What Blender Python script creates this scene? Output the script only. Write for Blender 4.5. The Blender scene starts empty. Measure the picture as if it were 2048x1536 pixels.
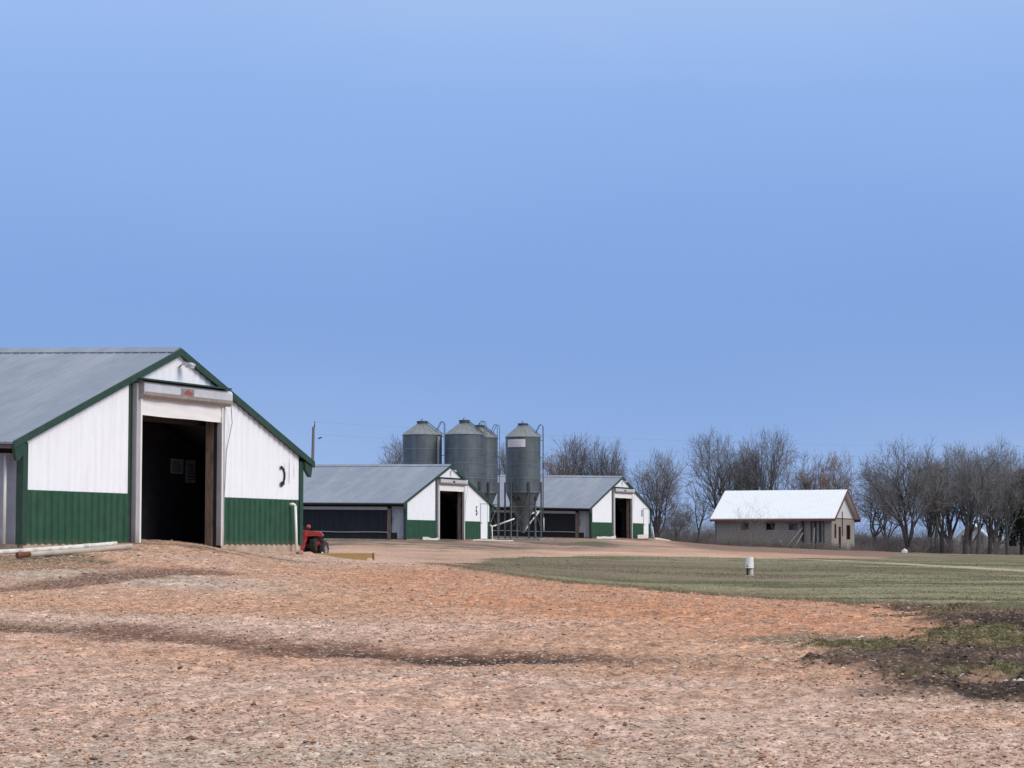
import bpy, math, random
import numpy as np
R = math.radians
rnd = random.Random(7)
S = bpy.context.scene

# ------------------------------------------------------------------ camera, sky, sun, exposure
F_PX, CX, CY, HOR = 4557.0, 1024.0, 768.0, 1095.5      # focal length and principal point of the 2048x1536 photograph
EYE = 1.6
PITCH = math.atan((HOR-CY)/F_PX)
cam_d = bpy.data.cameras.new('camera'); cam = bpy.data.objects.new('camera', cam_d)
S.collection.objects.link(cam); S.camera = cam
cam_d.sensor_fit = 'HORIZONTAL'; cam_d.sensor_width = 36.0; cam_d.lens = 36.0*F_PX/2048.0
cam_d.clip_start = 0.5; cam_d.clip_end = 9000
cam.location = (0, 0, EYE); cam.rotation_euler = (R(90)+PITCH, 0, 0)

SUN_EL, SUN_AZ = 38.0, 122.0        # azimuth clockwise from +Y: behind the camera and to the right
w = bpy.data.worlds.new("World"); S.world = w; w.use_nodes = True
nt = w.node_tree; nt.nodes.clear()
out = nt.nodes.new('ShaderNodeOutputWorld'); bg = nt.nodes.new('ShaderNodeBackground')
sky = nt.nodes.new('ShaderNodeTexSky'); sky.sky_type = 'NISHITA'; sky.sun_disc = False
sky.sun_elevation = R(SUN_EL); sky.sun_rotation = R(SUN_AZ)
tc = nt.nodes.new('ShaderNodeTexCoord'); sx = nt.nodes.new('ShaderNodeSeparateXYZ')
nt.links.new(tc.outputs['Generated'], sx.inputs[0])
mp = nt.nodes.new('ShaderNodeMapping'); mp.inputs['Scale'].default_value = (1.6, 1.6, 5.0); mp.inputs['Location'].default_value = (0.3, 0.9, 0.2)
nt.links.new(tc.outputs['Generated'], mp.inputs[0])
nz = nt.nodes.new('ShaderNodeTexNoise'); nz.inputs['Scale'].default_value = 2.2; nz.inputs['Detail'].default_value = 3.0; nz.inputs['Roughness'].default_value = 0.45
nt.links.new(mp.outputs[0], nz.inputs['Vector'])
nm = nt.nodes.new('ShaderNodeMath'); nm.operation = 'MULTIPLY_ADD'; nm.inputs[1].default_value = 0.060; nm.inputs[2].default_value = -0.030
nt.links.new(nz.outputs['Fac'], nm.inputs[0])
ad = nt.nodes.new('ShaderNodeMath'); ad.operation = 'ADD'
nt.links.new(sx.outputs['Z'], ad.inputs[0]); nt.links.new(nm.outputs[0], ad.inputs[1])
ramp = nt.nodes.new('ShaderNodeValToRGB'); ramp.color_ramp.interpolation = 'B_SPLINE'
def srgb(r, g, b):
    f = lambda c: (c/255/12.92 if c/255 <= 0.04045 else ((c/255+0.055)/1.055)**2.4)
    return (f(r), f(g), f(b), 1)
SKY = [(-0.2, (165, 180, 205)), (0.0, (150, 180, 230)), (0.03, (146, 178, 229)), (0.052, (136, 170, 226)), (0.085, (121, 158, 220)), (0.12, (126, 164, 224)), (0.165, (136, 172, 231)), (0.23, (149, 185, 240)), (0.45, (205, 219, 244)), (0.75, (255, 255, 255)), (1.0, (255, 255, 255))]
cr = ramp.color_ramp
lo, hi = -0.2, 1.0
for i, (e, c) in enumerate(SKY):
    t = (e-lo)/(hi-lo)
    el = cr.elements[i] if i < 2 else cr.elements.new(t)
    el.position = t; el.color = srgb(*c)
mr = nt.nodes.new('ShaderNodeMapRange'); mr.inputs['From Min'].default_value = lo; mr.inputs['From Max'].default_value = hi
nt.links.new(ad.outputs[0], mr.inputs['Value']); nt.links.new(mr.outputs[0], ramp.inputs[0])
CLOUD = 10.0/1.42                 # the cloud deck, in the Nishita sky's own brightness units
mul = nt.nodes.new('ShaderNodeVectorMath'); mul.operation = 'SCALE'; mul.inputs['Scale'].default_value = CLOUD
nt.links.new(ramp.outputs[0], mul.inputs[0])
mix = nt.nodes.new('ShaderNodeMixRGB'); mix.inputs['Fac'].default_value = 0.93
nt.links.new(sky.outputs[0], mix.inputs['Color1']); nt.links.new(mul.outputs[0], mix.inputs['Color2'])
nt.links.new(mix.outputs[0], bg.inputs['Color']); bg.inputs['Strength'].default_value = 0.1
nt.links.new(bg.outputs[0], out.inputs['Surface'])

sd = bpy.data.lights.new('sun', 'SUN'); so = bpy.data.objects.new('sun', sd); S.collection.objects.link(so)
sd.energy = 1.5; sd.angle = R(30); sd.color = (1.0, 0.93, 0.82)
az = R(SUN_AZ)
import mathutils
sdir = mathutils.Vector((math.sin(az)*math.cos(R(SUN_EL)), math.cos(az)*math.cos(R(SUN_EL)), math.sin(R(SUN_EL))))
so.rotation_euler = sdir.to_track_quat('Z', 'Y').to_euler(); so.location = (30, -40, 60)
S.view_settings.view_transform = 'Standard'; S.view_settings.look = 'None'
S.view_settings.gamma = 1; S.view_settings.use_curve_mapping = False
S.view_settings.exposure = 0.52

# ------------------------------------------------------------------ helpers
def at(px, py, Y):
    """world point at depth Y that was read off the photograph at px,py"""
    a, b = (px-CX)/F_PX, -(py-CY)/F_PX
    dy = math.cos(PITCH)-b*math.sin(PITCH); dz = math.sin(PITCH)+b*math.cos(PITCH)
    return np.array([a*Y/dy, Y, EYE+dz*Y/dy])

def mesh_obj(name, verts, faces, mat, parent=None, smooth=False, loc=None):
    me = bpy.data.meshes.new(name)
    me.from_pydata([tuple(map(float, v)) for v in verts], [], faces)
    me.materials.append(mat)
    if smooth:
        me.polygons.foreach_set('use_smooth', [True]*len(me.polygons))
    me.update()
    o = bpy.data.objects.new(name, me); S.collection.objects.link(o)
    if parent: o.parent = parent
    if loc is not None: o.location = loc
    return o

def np_mesh(name, V, Fc, mat, parent=None, smooth=False, cols=None, shade=None):
    """fast path: V (n,3), Fc (m,k)"""
    me = bpy.data.meshes.new(name); m, k = Fc.shape
    me.vertices.add(len(V)); me.vertices.foreach_set('co', np.ascontiguousarray(V, dtype=np.float32).ravel())
    me.loops.add(m*k); me.loops.foreach_set('vertex_index', np.ascontiguousarray(Fc, dtype=np.int32).ravel())
    me.polygons.add(m); me.polygons.foreach_set('loop_start', np.arange(0, m*k, k, dtype=np.int32))
    me.polygons.foreach_set('loop_total', np.full(m, k, dtype=np.int32))
    me.polygons.foreach_set('use_smooth', np.full(m, smooth, dtype=bool))
    if cols is not None:
        at_ = me.attributes.new('albedo', 'FLOAT_COLOR', 'POINT')
        c4 = np.ones((len(V), 4), dtype=np.float32); c4[:, :3] = cols
        at_.data.foreach_set('color', c4.ravel())
    if shade is not None:
        at_ = me.attributes.new('kindmask', 'FLOAT', 'POINT'); at_.data.foreach_set('value', shade.astype(np.float32))
    me.materials.append(mat); me.update(); me.validate()
    o = bpy.data.objects.new(name, me); S.collection.objects.link(o)
    if parent: o.parent = parent
    return o

class MB:
    def __init__(s, tf=None): s.v = []; s.f = []; s.tf = tf
    def add(s, vs, fs):
        n = len(s.v); s.v += [s.tf(*p) if s.tf else tuple(p) for p in vs]; s.f += [tuple(n+i for i in f) for f in fs]; return s
    def box(s, x0, x1, y0, y1, z0, z1):
        return s.add([(x0,y0,z0),(x1,y0,z0),(x1,y1,z0),(x0,y1,z0),(x0,y0,z1),(x1,y0,z1),(x1,y1,z1),(x0,y1,z1)],
                     [(3,2,1,0),(4,5,6,7),(0,1,5,4),(1,2,6,5),(2,3,7,6),(3,0,4,7)])
    def bevbox(s, x0, x1, y0, y1, z0, z1, b=0.02):
        vs = []; fs = []
        for z, i in ((z0, b), (z0+b, 0), (z1-b, 0), (z1, b)):
            vs += [(x0+i+b*0, y0+i, z), (x1-i, y0+i, z), (x1-i, y1-i, z), (x0+i, y1-i, z)]
        for k in range(3):
            for j in range(4): a = 4*k+j; c = 4*k+(j+1) % 4; fs.append((a, c, c+4, a+4))
        fs += [(3,2,1,0), (12,13,14,15)]
        return s.add(vs, fs)
    def tube(s, p0, p1, r0, r1=None, n=8, cap=True):
        r1 = r0 if r1 is None else r1
        a = mathutils.Vector(p0); b = mathutils.Vector(p1); d = (b-a)
        if d.length < 1e-6: return s
        d.normalize(); u = d.orthogonal().normalized(); w_ = d.cross(u); vs = []
        for c, r in ((a, r0), (b, r1)):
            for i in range(n):
                t = 2*math.pi*i/n; vs.append(tuple(c+u*math.cos(t)*r+w_*math.sin(t)*r))
        fs = [(i, (i+1) % n, n+(i+1) % n, n+i) for i in range(n)]
        if cap: fs += [tuple(reversed(range(n))), tuple(range(n, 2*n))]
        return s.add(vs, fs)
    def path(s, pts, r, n=8):
        for a, b in zip(pts, pts[1:]): s.tube(a, b, r, r, n)
        return s
    def lathe(s, prof, n=32, c=(0, 0, 0), cap=True):
        vs = [(c[0]+r*math.cos(2*math.pi*i/n), c[1]+r*math.sin(2*math.pi*i/n), c[2]+z) for r, z in prof for i in range(n)]
        fs = [(k*n+i, k*n+(i+1) % n, (k+1)*n+(i+1) % n, (k+1)*n+i) for k in range(len(prof)-1) for i in range(n)]
        if cap: fs += [tuple(reversed(range(n))), tuple(range((len(prof)-1)*n, len(prof)*n))]
        return s.add(vs, fs)
    def prism(s, poly, axis, a0, a1):
        """extrude a 2-D polygon between a0 and a1; axis 'x','y','z' """
        def P(p, a): return {'x': (a, p[0], p[1]), 'y': (p[0], a, p[1]), 'z': (p[0], p[1], a)}[axis]
        n = len(poly); vs = [P(p, a0) for p in poly]+[P(p, a1) for p in poly]
        fs = [(i, (i+1) % n, n+(i+1) % n, n+i) for i in range(n)]+[tuple(reversed(range(n))), tuple(range(n, 2*n))]
        return s.add(vs, fs)
    def build(s, name, mat, parent=None, smooth=False, loc=None): return mesh_obj(name, s.v, s.f, mat, parent, smooth, loc)

def tag(o, label=None, cat=None, group=None, kind=None):
    if label: o['label'] = label
    if cat: o['category'] = cat
    if group: o['group'] = group
    if kind: o['kind'] = kind
    return o
def empty(name, loc, rz=0, label=None, cat=None, group=None):
    o = bpy.data.objects.new(name, None); S.collection.objects.link(o)
    o.location = tuple(map(float, loc)); o.rotation_euler = (0, 0, rz); o.empty_display_size = 0.3
    return tag(o, label, cat, group)

# ------------------------------------------------------------------ materials
def mat(name, col, rough=0.7, metal=0.0, var=0.15, scale=3.0, bump=0.0, bscale=20.0, streak=None, spec=0.5, dirt=None, stretch=(1, 1, 1)):
    m = bpy.data.materials.new(name); m.use_nodes = True; n = m.node_tree; b = n.nodes['Principled BSDF']
    b.inputs['Roughness'].default_value = rough; b.inputs['Metallic'].default_value = metal
    b.inputs['Specular IOR Level'].default_value = spec
    t = n.nodes.new('ShaderNodeTexCoord'); mpn = n.nodes.new('ShaderNodeMapping'); mpn.inputs['Scale'].default_value = stretch
    n.links.new(t.outputs['Object'], mpn.inputs[0])
    no = n.nodes.new('ShaderNodeTexNoise'); no.inputs['Scale'].default_value = scale; no.inputs['Detail'].default_value = 6; no.inputs['Roughness'].default_value = 0.6
    n.links.new(mpn.outputs[0], no.inputs['Vector'])
    r = n.nodes.new('ShaderNodeValToRGB'); c = np.array(col[:3])
    r.color_ramp.elements[0].position = 0.3; r.color_ramp.elements[1].position = 0.7
    r.color_ramp.elements[0].color = (*np.clip(c*(1-var), 0, 1), 1); r.color_ramp.elements[1].color = (*np.clip(c*(1+var), 0, 1), 1)
    n.links.new(no.outputs['Fac'], r.inputs[0]); last = r.outputs[0]
    if streak:   # (colour, strength, mapping scale)
        sc, st, ms = streak
        m2 = n.nodes.new('ShaderNodeMapping'); m2.inputs['Scale'].default_value = ms; n.links.new(t.outputs['Object'], m2.inputs[0])
        n2 = n.nodes.new('ShaderNodeTexNoise'); n2.inputs['Scale'].default_value = 1.0; n2.inputs['Detail'].default_value = 5; n2.inputs['Roughness'].default_value = 0.65
        n.links.new(m2.outputs[0], n2.inputs['Vector'])
        r2 = n.nodes.new('ShaderNodeValToRGB'); r2.color_ramp.elements[0].position = 0.45; r2.color_ramp.elements[1].position = 0.72
        r2.color_ramp.elements[0].color = (0, 0, 0, 1); r2.color_ramp.elements[1].color = (st, st, st, 1)
        n.links.new(n2.outputs['Fac'], r2.inputs[0])
        mx = n.nodes.new('ShaderNodeMixRGB'); mx.inputs['Color2'].default_value = (*sc, 1)
        n.links.new(r2.outputs[0], mx.inputs['Fac']); n.links.new(last, mx.inputs['Color1']); last = mx.outputs[0]
    if dirt:     # (colour, z0, z1, strength) splash dirt near the foot in object space
        dc, z0, z1, st = dirt
        sp = n.nodes.new('ShaderNodeSeparateXYZ'); n.links.new(t.outputs['Object'], sp.inputs[0])
        aa = n.nodes.new('ShaderNodeMath'); aa.operation = 'MULTIPLY_ADD'; aa.inputs[1].default_value = 0.35; n.links.new(no.outputs['Fac'], aa.inputs[0]); n.links.new(sp.outputs['Z'], aa.inputs[2])
        mm = n.nodes.new('ShaderNodeMapRange'); mm.inputs['From Min'].default_value = z0+0.17; mm.inputs['From Max'].default_value = z1+0.17; mm.inputs['To Min'].default_value = st; mm.inputs['To Max'].default_value = 0
        n.links.new(aa.outputs[0], mm.inputs['Value'])
        mx = n.nodes.new('ShaderNodeMixRGB'); mx.inputs['Color2'].default_value = (*dc, 1)
        n.links.new(mm.outputs[0], mx.inputs['Fac']); n.links.new(last, mx.inputs['Color1']); last = mx.outputs[0]
    n.links.new(last, b.inputs['Base Color'])
    if bump:
        nb = n.nodes.new('ShaderNodeTexNoise'); nb.inputs['Scale'].default_value = bscale; nb.inputs['Detail'].default_value = 5
        n.links.new(mpn.outputs[0], nb.inputs['Vector'])
        bu = n.nodes.new('ShaderNodeBump'); bu.inputs['Strength'].default_value = bump; bu.inputs['Distance'].default_value = 0.02
        n.links.new(nb.outputs['Fac'], bu.inputs['Height']); n.links.new(bu.outputs[0], b.inputs['Normal'])
    return m

DIRT = (0.26, 0.17, 0.12)
M = {}
M['white'] = mat('white_paint', (0.86, 0.88, 0.92), 0.55, var=0.02, scale=2, bump=0.1, bscale=6, streak=((0.58, 0.59, 0.61), 0.25, (6, 6, 0.5)))
M['green'] = mat('green_paint', (0.022, 0.080, 0.044), 0.5, var=0.22, scale=3, bump=0.1, bscale=9, streak=((0.06, 0.11, 0.075), 0.5, (7, 7, 0.7)), dirt=(DIRT, -0.1, 0.12, 0.35), spec=0.3)
M['greentrim'] = mat('green_trim', (0.022, 0.056, 0.036), 0.45, var=0.2, scale=5, streak=((0.05, 0.09, 0.06), 0.4, (3, 3, 3)), spec=0.35)
M['roof'] = mat('galvanised_roof', (0.215, 0.252, 0.325), 0.5, metal=0.25, var=0.08, scale=1.4, bump=0.12, bscale=8, streak=((0.35, 0.385, 0.44), 0.55, (0.30, 0.9, 0.30)))
M['sidemetal'] = mat('grey_side_metal', (0.36, 0.38, 0.41), 0.5, metal=0.2, var=0.12, scale=4, streak=((0.22, 0.23, 0.25), 0.5, (5, 5, 0.5)), dirt=(DIRT, -0.1, 0.3, 0.4))
M['jamb'] = mat('grey_jamb_metal', (0.50, 0.50, 0.51), 0.45, metal=0.25, var=0.08, scale=3, streak=((0.30, 0.29, 0.28), 0.5, (6, 6, 0.6)), dirt=(DIRT, 0.0, 0.5, 0.5))
M['housing'] = mat('door_housing_metal', (0.68, 0.68, 0.70), 0.4, metal=0.3, var=0.06, scale=3, streak=((0.40, 0.38, 0.36), 0.5, (2, 5, 5)))
M['housingunder'] = mat('housing_underside_metal', (0.30, 0.265, 0.24), 0.6, metal=0.1, var=0.2, scale=5)  # darker, browner tone than the housing above it
M['endplate'] = mat('dirty_end_plate_metal', (0.24, 0.225, 0.215), 0.6, metal=0.2, var=0.35, scale=6, streak=((0.40, 0.40, 0.40), 0.5, (5, 5, 5)))
M['curtainwhite'] = mat('white_door_curtain', (0.82, 0.80, 0.79), 0.6, var=0.04, scale=3, bump=0.3, bscale=3)
M['wood'] = mat('weathered_timber', (0.22, 0.165, 0.125), 0.85, var=0.4, scale=6, bump=0.5, bscale=12, stretch=(5, 5, 0.5), streak=((0.05, 0.03, 0.025), 0.75, (5, 5, 1.3)), spec=0.15)
M['darkwood'] = mat('dark_stained_wood', (0.055, 0.045, 0.04), 0.9, var=0.3, scale=5, spec=0.1)
M['eaveboard'] = mat('brown_eave_board', (0.17, 0.145, 0.13), 0.8, var=0.3, scale=5, stretch=(1, 0.3, 3), spec=0.2)
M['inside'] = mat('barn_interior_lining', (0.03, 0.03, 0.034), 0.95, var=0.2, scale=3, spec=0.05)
M['concrete'] = mat('tan_concrete', (0.46, 0.36, 0.275), 0.9, var=0.2, scale=5, bump=0.4, bscale=25, streak=((0.24, 0.18, 0.14), 0.6, (2, 2, 2)), spec=0.2)
M['greyconcrete'] = mat('grey_concrete', (0.24, 0.235, 0.225), 0.9, var=0.25, scale=3, bump=0.3, bscale=18, streak=((0.12, 0.11, 0.10), 0.6, (2, 2, 2)), spec=0.2)
M['pvc'] = mat('white_pvc', (0.80, 0.79, 0.74), 0.35, var=0.04, scale=3)
M['black'] = mat('black_paint', (0.012, 0.013, 0.015), 0.6, var=0.3, scale=10)
M['net'] = mat('black_side_curtain', (0.018, 0.020, 0.026), 0.7, var=0.5, scale=4, stretch=(1, 4, 0.3), bump=0.3, bscale=6, spec=0.25)
M['strip'] = mat('pale_curtain_strip', (0.50, 0.49, 0.49), 0.6, var=0.08, scale=2)
M['galv'] = mat('galvanised_bin_sheet', (0.105, 0.125, 0.135), 0.45, metal=0.35, var=0.25, scale=1.1, streak=((0.20, 0.215, 0.215), 0.6, (2.2, 2.2, 0.35)))
M['galvroof'] = mat('galvanised_bin_roof', (0.20, 0.22, 0.235), 0.45, metal=0.3, var=0.15, scale=2)
M['galvdark'] = mat('dark_galvanised_steel', (0.085, 0.105, 0.12), 0.5, metal=0.5, var=0.2, scale=4)
M['leg'] = mat('galvanised_leg_steel', (0.16, 0.185, 0.20), 0.5, metal=0.5, var=0.2, scale=4)
M['sign'] = mat('faded_white_sign', (0.66, 0.62, 0.67), 0.5, var=0.05, scale=6)
M['signprint'] = mat('faded_pink_print', (0.62, 0.53, 0.60), 0.6, var=0.15, scale=12)
M['red'] = mat('red_tractor_paint', (0.36, 0.022, 0.022), 0.4, var=0.3, scale=9, streak=((0.42, 0.16, 0.14), 0.5, (6, 6, 6)))
M['redfaded'] = mat('faded_red_plastic', (0.34, 0.07, 0.055), 0.6, var=0.3, scale=14)
M['rubber'] = mat('tyre_rubber', (0.035, 0.034, 0.036), 0.85, var=0.5, scale=8, streak=((0.13, 0.105, 0.09), 0.5, (6, 6, 6)), spec=0.2)
M['yellow'] = mat('faded_yellow_paint', (0.46, 0.30, 0.12), 0.6, var=0.15, scale=4, streak=((0.30, 0.20, 0.10), 0.6, (2, 3, 3)))
M['rust'] = mat('rusty_metal', (0.17, 0.055, 0.035), 0.85, var=0.4, scale=7)
M['pole'] = mat('utility_pole_wood', (0.20, 0.175, 0.155), 0.9, var=0.25, scale=3, stretch=(3, 3, 0.4), spec=0.1)
M['whiteroof'] = mat('bright_white_metal_roof', (0.74, 0.78, 0.83), 0.4, metal=0.1, var=0.03, scale=1.5)
M['block'] = mat('grey_concrete_block', (0.33, 0.305, 0.28), 0.95, var=0.35, scale=2.2, bump=0.4, bscale=20, streak=((0.14, 0.12, 0.11), 0.6, (1.2, 1.2, 0.5)), spec=0.1)
M['blockpale'] = mat('patched_concrete_block', (0.31, 0.285, 0.26), 0.95, var=0.25, scale=3, bump=0.3, bscale=20, spec=0.1)
M['mortar'] = mat('mortar', (0.20, 0.18, 0.165), 0.95, var=0.2, scale=4, spec=0.1)
M['render'] = mat('tan_rendered_wall', (0.29, 0.272, 0.238), 0.9, var=0.16, scale=2.2, bump=0.3, bscale=12, streak=((0.21, 0.18, 0.15), 0.6, (2, 2, 0.6)), spec=0.1)
M['gableboard'] = mat('pale_gable_board', (0.56, 0.56, 0.57), 0.8, var=0.08, scale=3, spec=0.2)
M['redtrim'] = mat('rust_red_trim', (0.15, 0.055, 0.042), 0.8, var=0.3, scale=4)
M['void'] = mat('dark_opening', (0.006, 0.006, 0.010), 0.95, var=0.3, scale=4, spec=0.05)
M['louvre'] = mat('weathered_shutter', (0.045, 0.045, 0.05), 0.85, var=0.35, scale=6)
M['oldwood'] = mat('silvered_board', (0.26, 0.25, 0.24), 0.9, var=0.25, scale=5, spec=0.1)
M['bark'] = mat('dark_grey_bark', (0.095, 0.085, 0.084), 0.95, var=0.35, scale=2.5, bump=0.5, bscale=10, spec=0.1)
M['twig'] = mat('brown_grey_twigs', (0.195, 0.186, 0.188), 0.95, var=0.25, scale=0.6, spec=0.05)
M['twigwarm'] = mat('russet_budding_twigs', (0.20, 0.145, 0.112), 0.95, var=0.25, scale=0.6, spec=0.05)
M['evergreen'] = mat('evergreen_needles', (0.035, 0.05, 0.03), 0.9, var=0.4, scale=2, spec=0.1)
M['brush'] = mat('dry_brush_stems', (0.19, 0.165, 0.158), 0.95, var=0.3, scale=1, spec=0.05)
M['fieldgrass'] = mat('field_grass_blades', (0.150, 0.152, 0.086), 0.9, var=0.35, scale=0.6, spec=0.1)
M['fieldstraw'] = mat('field_straw_blades', (0.20, 0.185, 0.115), 0.9, var=0.3, scale=0.6, spec=0.1)
M['drygrass'] = mat('dead_grass_blades', (0.28, 0.22, 0.15), 0.95, var=0.3, scale=4, spec=0.1)
M['moss'] = mat('short_green_grass_blades', (0.130, 0.122, 0.055), 0.9, var=0.35, scale=3, spec=0.1)
M['glass'] = mat('lamp_lens', (0.55, 0.56, 0.55), 0.2, var=0.08, scale=5)
M['bird'] = mat('black_feathers', (0.012, 0.012, 0.014), 0.7, var=0.3, scale=8)
M['paper'] = mat('grey_paper', (0.30, 0.30, 0.31), 0.8, var=0.2, scale=9)
M['rock'] = mat('pale_rock', (0.62, 0.60, 0.60), 0.9, var=0.15, scale=4, bump=0.4, bscale=8)
M['fieldrock'] = mat('tan_field_rock', (0.36, 0.26, 0.20), 0.9, var=0.3, scale=8, bump=0.4, bscale=15)
M['pstrip'] = mat('dirty_white_plastic', (0.66, 0.62, 0.60), 0.6, var=0.15, scale=3)
M['beige'] = mat('beige_painted_pole', (0.46, 0.40, 0.34), 0.75, var=0.12, scale=4, streak=((0.22, 0.18, 0.15), 0.6, (3, 3, 3)))

# ------------------------------------------------------------------ terrain
ANG = R(65.356)
U = np.array([math.cos(ANG), math.sin(ANG), 0]); V = np.array([-math.sin(ANG), math.cos(ANG), 0])
BARN = [dict(o=np.array([-8.29, 56.16, 1.69]), g=0.033), dict(o=np.array([-4.05, 147.72, 2.146]), g=0.013), dict(o=np.array([8.562, 178.46, 2.347]), g=0.023)]

CP = []
for px in (-500, 100, 500, 1024, 1500, 2040, 2600): CP.append((px, 1536, 16.55))
CP += [(100,1300,27.5),(100,1200,38),(100,1150,44),(20,1117,49),(250,1098,51.5),(130,1104,50.3),(-400,1200,37),(-400,1110,50),
       (300,1092.5,53.3),(500,1300,27.8),(500,1200,39),(500,1150,47),(500,1110,57.5),(600,1104.5,61.5),(440,1095,57.5),(360,1088,54.8),
       (750,1300,28),(750,1200,39.5),(622,1113.5,60.5),(660,1118.5,60.5),(712,1123,60.5),(752,1125,60),(650,1118,66.5),(700,1123.5,66),(750,1121,72),(620,1116,68),(750,1107,97),(600,1110,90),(760,1093,128),(760,1080.5,143),(600,1082,143),
       (850,1160,50),(880,1130.5,60.5),(880,1129,68),(900,1112,95),
       (1024,1300,28),(1024,1200,41),(1024,1150,56),(1000,1148,63),(1024,1129,85),(1024,1113.5,110),(1024,1104,125),(1024,1090,146),(1024,1084,165),(900,1082,145),
       (1250,1300,28),(1250,1176,48),(1250,1174,55),(1250,1150,75),(1250,1112,115),(1250,1092,150),(1200,1080,170),(1300,1082,179),(1310,1084,190),
       (1500,1300,28),(1500,1215,38),(1500,1196.5,44),(1500,1194,48),(1500,1152,80),(1500,1117,116),(1500,1106,135),(1500,1100,160),(1430,1091,180),(1560,1095,183),(1655,1099.5,183),(1700,1100,190),
       (1800,1300,27.5),(1800,1218,38),(1800,1181,52),(1800,1136,98),(1800,1113,150),(1820,1106,200),(1850,1105,230),
       (2040,1400,21.3),(2040,1300,28),(2040,1229,35),(2040,1190,50),(2040,1142,97),(2040,1113.5,160),(2040,1110,205),(2000,1107,240),(2300,1120,150),(2500,1240,35),(2500,1145,97),
       (1400,1091,230),(1100,1086,230),(800,1085,230),(400,1085,230),(-200,1085,230)]
cpw = [at(*c) for c in CP]
for b, uu in ((0, -6.3), (0, 6.3), (1, -6.3), (1, 6.3), (2, -6.3), (2, 6.3)):
    for vv in (4, 14, 30):
        q = BARN[b]['o']+U*uu+V*vv; cpw.append(np.array([q[0], q[1], q[2]+BARN[b]['g']*vv-(0.22 if b == 0 and uu > 0 else 0.10)]))
for b in (1, 2):
    for uu in (-6.2, -3, 0, 3, 6.2):
        q = BARN[b]['o']+U*uu-V*0.3; cpw.append(np.array([q[0], q[1], q[2]-0.06]))
for Yd in (330, 600, 1500, 3500):
    for tt in (-0.6, -0.2, 0.2, 0.6): cpw.append(np.array([tt*Yd, Yd, 1.35]))
cpw = np.array(cpw)
def warp(X, Y):
    Yc = np.maximum(Y, 12.0); return np.stack([np.clip(X/(Yc+6.0), -0.75, 0.75)*6.0, np.log(Yc+6.0)*3.0], -1)
CW = warp(cpw[:, 0], cpw[:, 1]); zc = cpw[:, 2]
def phi(a, b):
    d2 = ((a[:, None, :]-b[None, :, :])**2).sum(-1)+0.003; return 0.5*d2*np.log(d2)
n_ = len(CW); A = np.zeros((n_+3, n_+3)); A[:n_, :n_] = phi(CW, CW)+np.eye(n_)*0.0004; A[:n_, n_] = 1; A[:n_, n_+1:] = CW; A[n_:, :n_] = A[:n_, n_:].T
RB = np.linalg.solve(A, np.concatenate([zc, np.zeros(3)]))
def hash2(ix, iy, s):
    h = (ix*374761393+iy*668265263+s*1274126177) & 0xffffffff
    h = ((h ^ (h >> 13))*1274126177) & 0xffffffff
    return ((h ^ (h >> 16)) & 0xffff)/65535.0
def vnoise(X, Y, s=0):
    ix = np.floor(X).astype(np.int64); iy = np.floor(Y).astype(np.int64); fx = X-ix; fy = Y-iy
    fx = fx*fx*(3-2*fx); fy = fy*fy*(3-2*fy)
    a = hash2(ix, iy, s); b = hash2(ix+1, iy, s); c = hash2(ix, iy+1, s); d = hash2(ix+1, iy+1, s)
    return (a*(1-fx)+b*fx)*(1-fy)+(c*(1-fx)+d*fx)*fy
def fbm(X, Y, sc, oct=4, s=0, gain=0.5):
    t = 0; a = 1; n = 0
    for k in range(oct):
        c, d = math.cos(k*1.1+0.5), math.sin(k*1.1+0.5)
        t = t+a*vnoise((X*c-Y*d)*sc+k*17.3, (X*d+Y*c)*sc+k*5.1, s+k); n += a; a *= gain; sc *= 2.03
    return t/n
def seg_d(X, Y, pts):
    best = np.full(X.shape, 1e9)
    for (x0, y0), (x1, y1) in zip(pts, pts[1:]):
        dx, dy = x1-x0, y1-y0; t = np.clip(((X-x0)*dx+(Y-y0)*dy)/(dx*dx+dy*dy), 0, 1)
        best = np.minimum(best, np.hypot(X-x0-t*dx, Y-y0-t*dy))
    return best
def inpoly(X, Y, P):
    c = np.zeros(X.shape, bool); j = len(P)-1
    for i in range(len(P)):
        xi, yi = P[i]; xj, yj = P[j]
        c ^= ((yi > Y) != (yj > Y)) & (X < (xj-xi)*(Y-yi)/(yj-yi+1e-12)+xi); j = i
    return c
def sdist(X, Y, P):
    d = seg_d(X, Y, list(P)+[P[0]]); return np.where(inpoly(X, Y, P), d, -d)
def ss(a, b, x):
    t = np.clip((x-a)/(b-a), 0, 1); return t*t*(3-2*t)
def pd(px, Y): return ((px-CX)/F_PX*Y*1.0026, Y)
GRASS = [pd(*q) for q in [(880,62),(915,60),(960,58.3),(1000,56.7),(1100,53),(1200,50),(1300,47.5),(1500,44.3),(1780,39.5),(1900,37),(2048,35),(2600,33),(2900,240),(1850,205),(1790,160),(1750,128),(1600,121),(1450,117.5),(1300,116.5),(1150,113),(1050,108),(960,92),(905,72)]]
SOIL = [pd(*q) for q in [(1770,39.8),(1820,36.5),(1900,32.5),(1780,30.0),(1640,28.8),(1590,27.2),(1640,25.6),(1700,24.0),(1830,22.3),(1920,21.6),(2048,20.7),(2500,19.8),(2600,33),(2048,35.6),(1900,37.6)]]
TRACK = [pd(*q) for q in [(1500,119),(1600,116.5),(1750,112),(1900,104.5),(2048,97.5),(2400,85)]]
RUT1 = [pd(*q) for q in [(-600,33.5),(0,32.3),(250,31.2),(450,29.6),(650,28.2),(780,27.4),(900,27.0),(1050,27.3),(1250,26.8),(1550,26.0)]]
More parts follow.
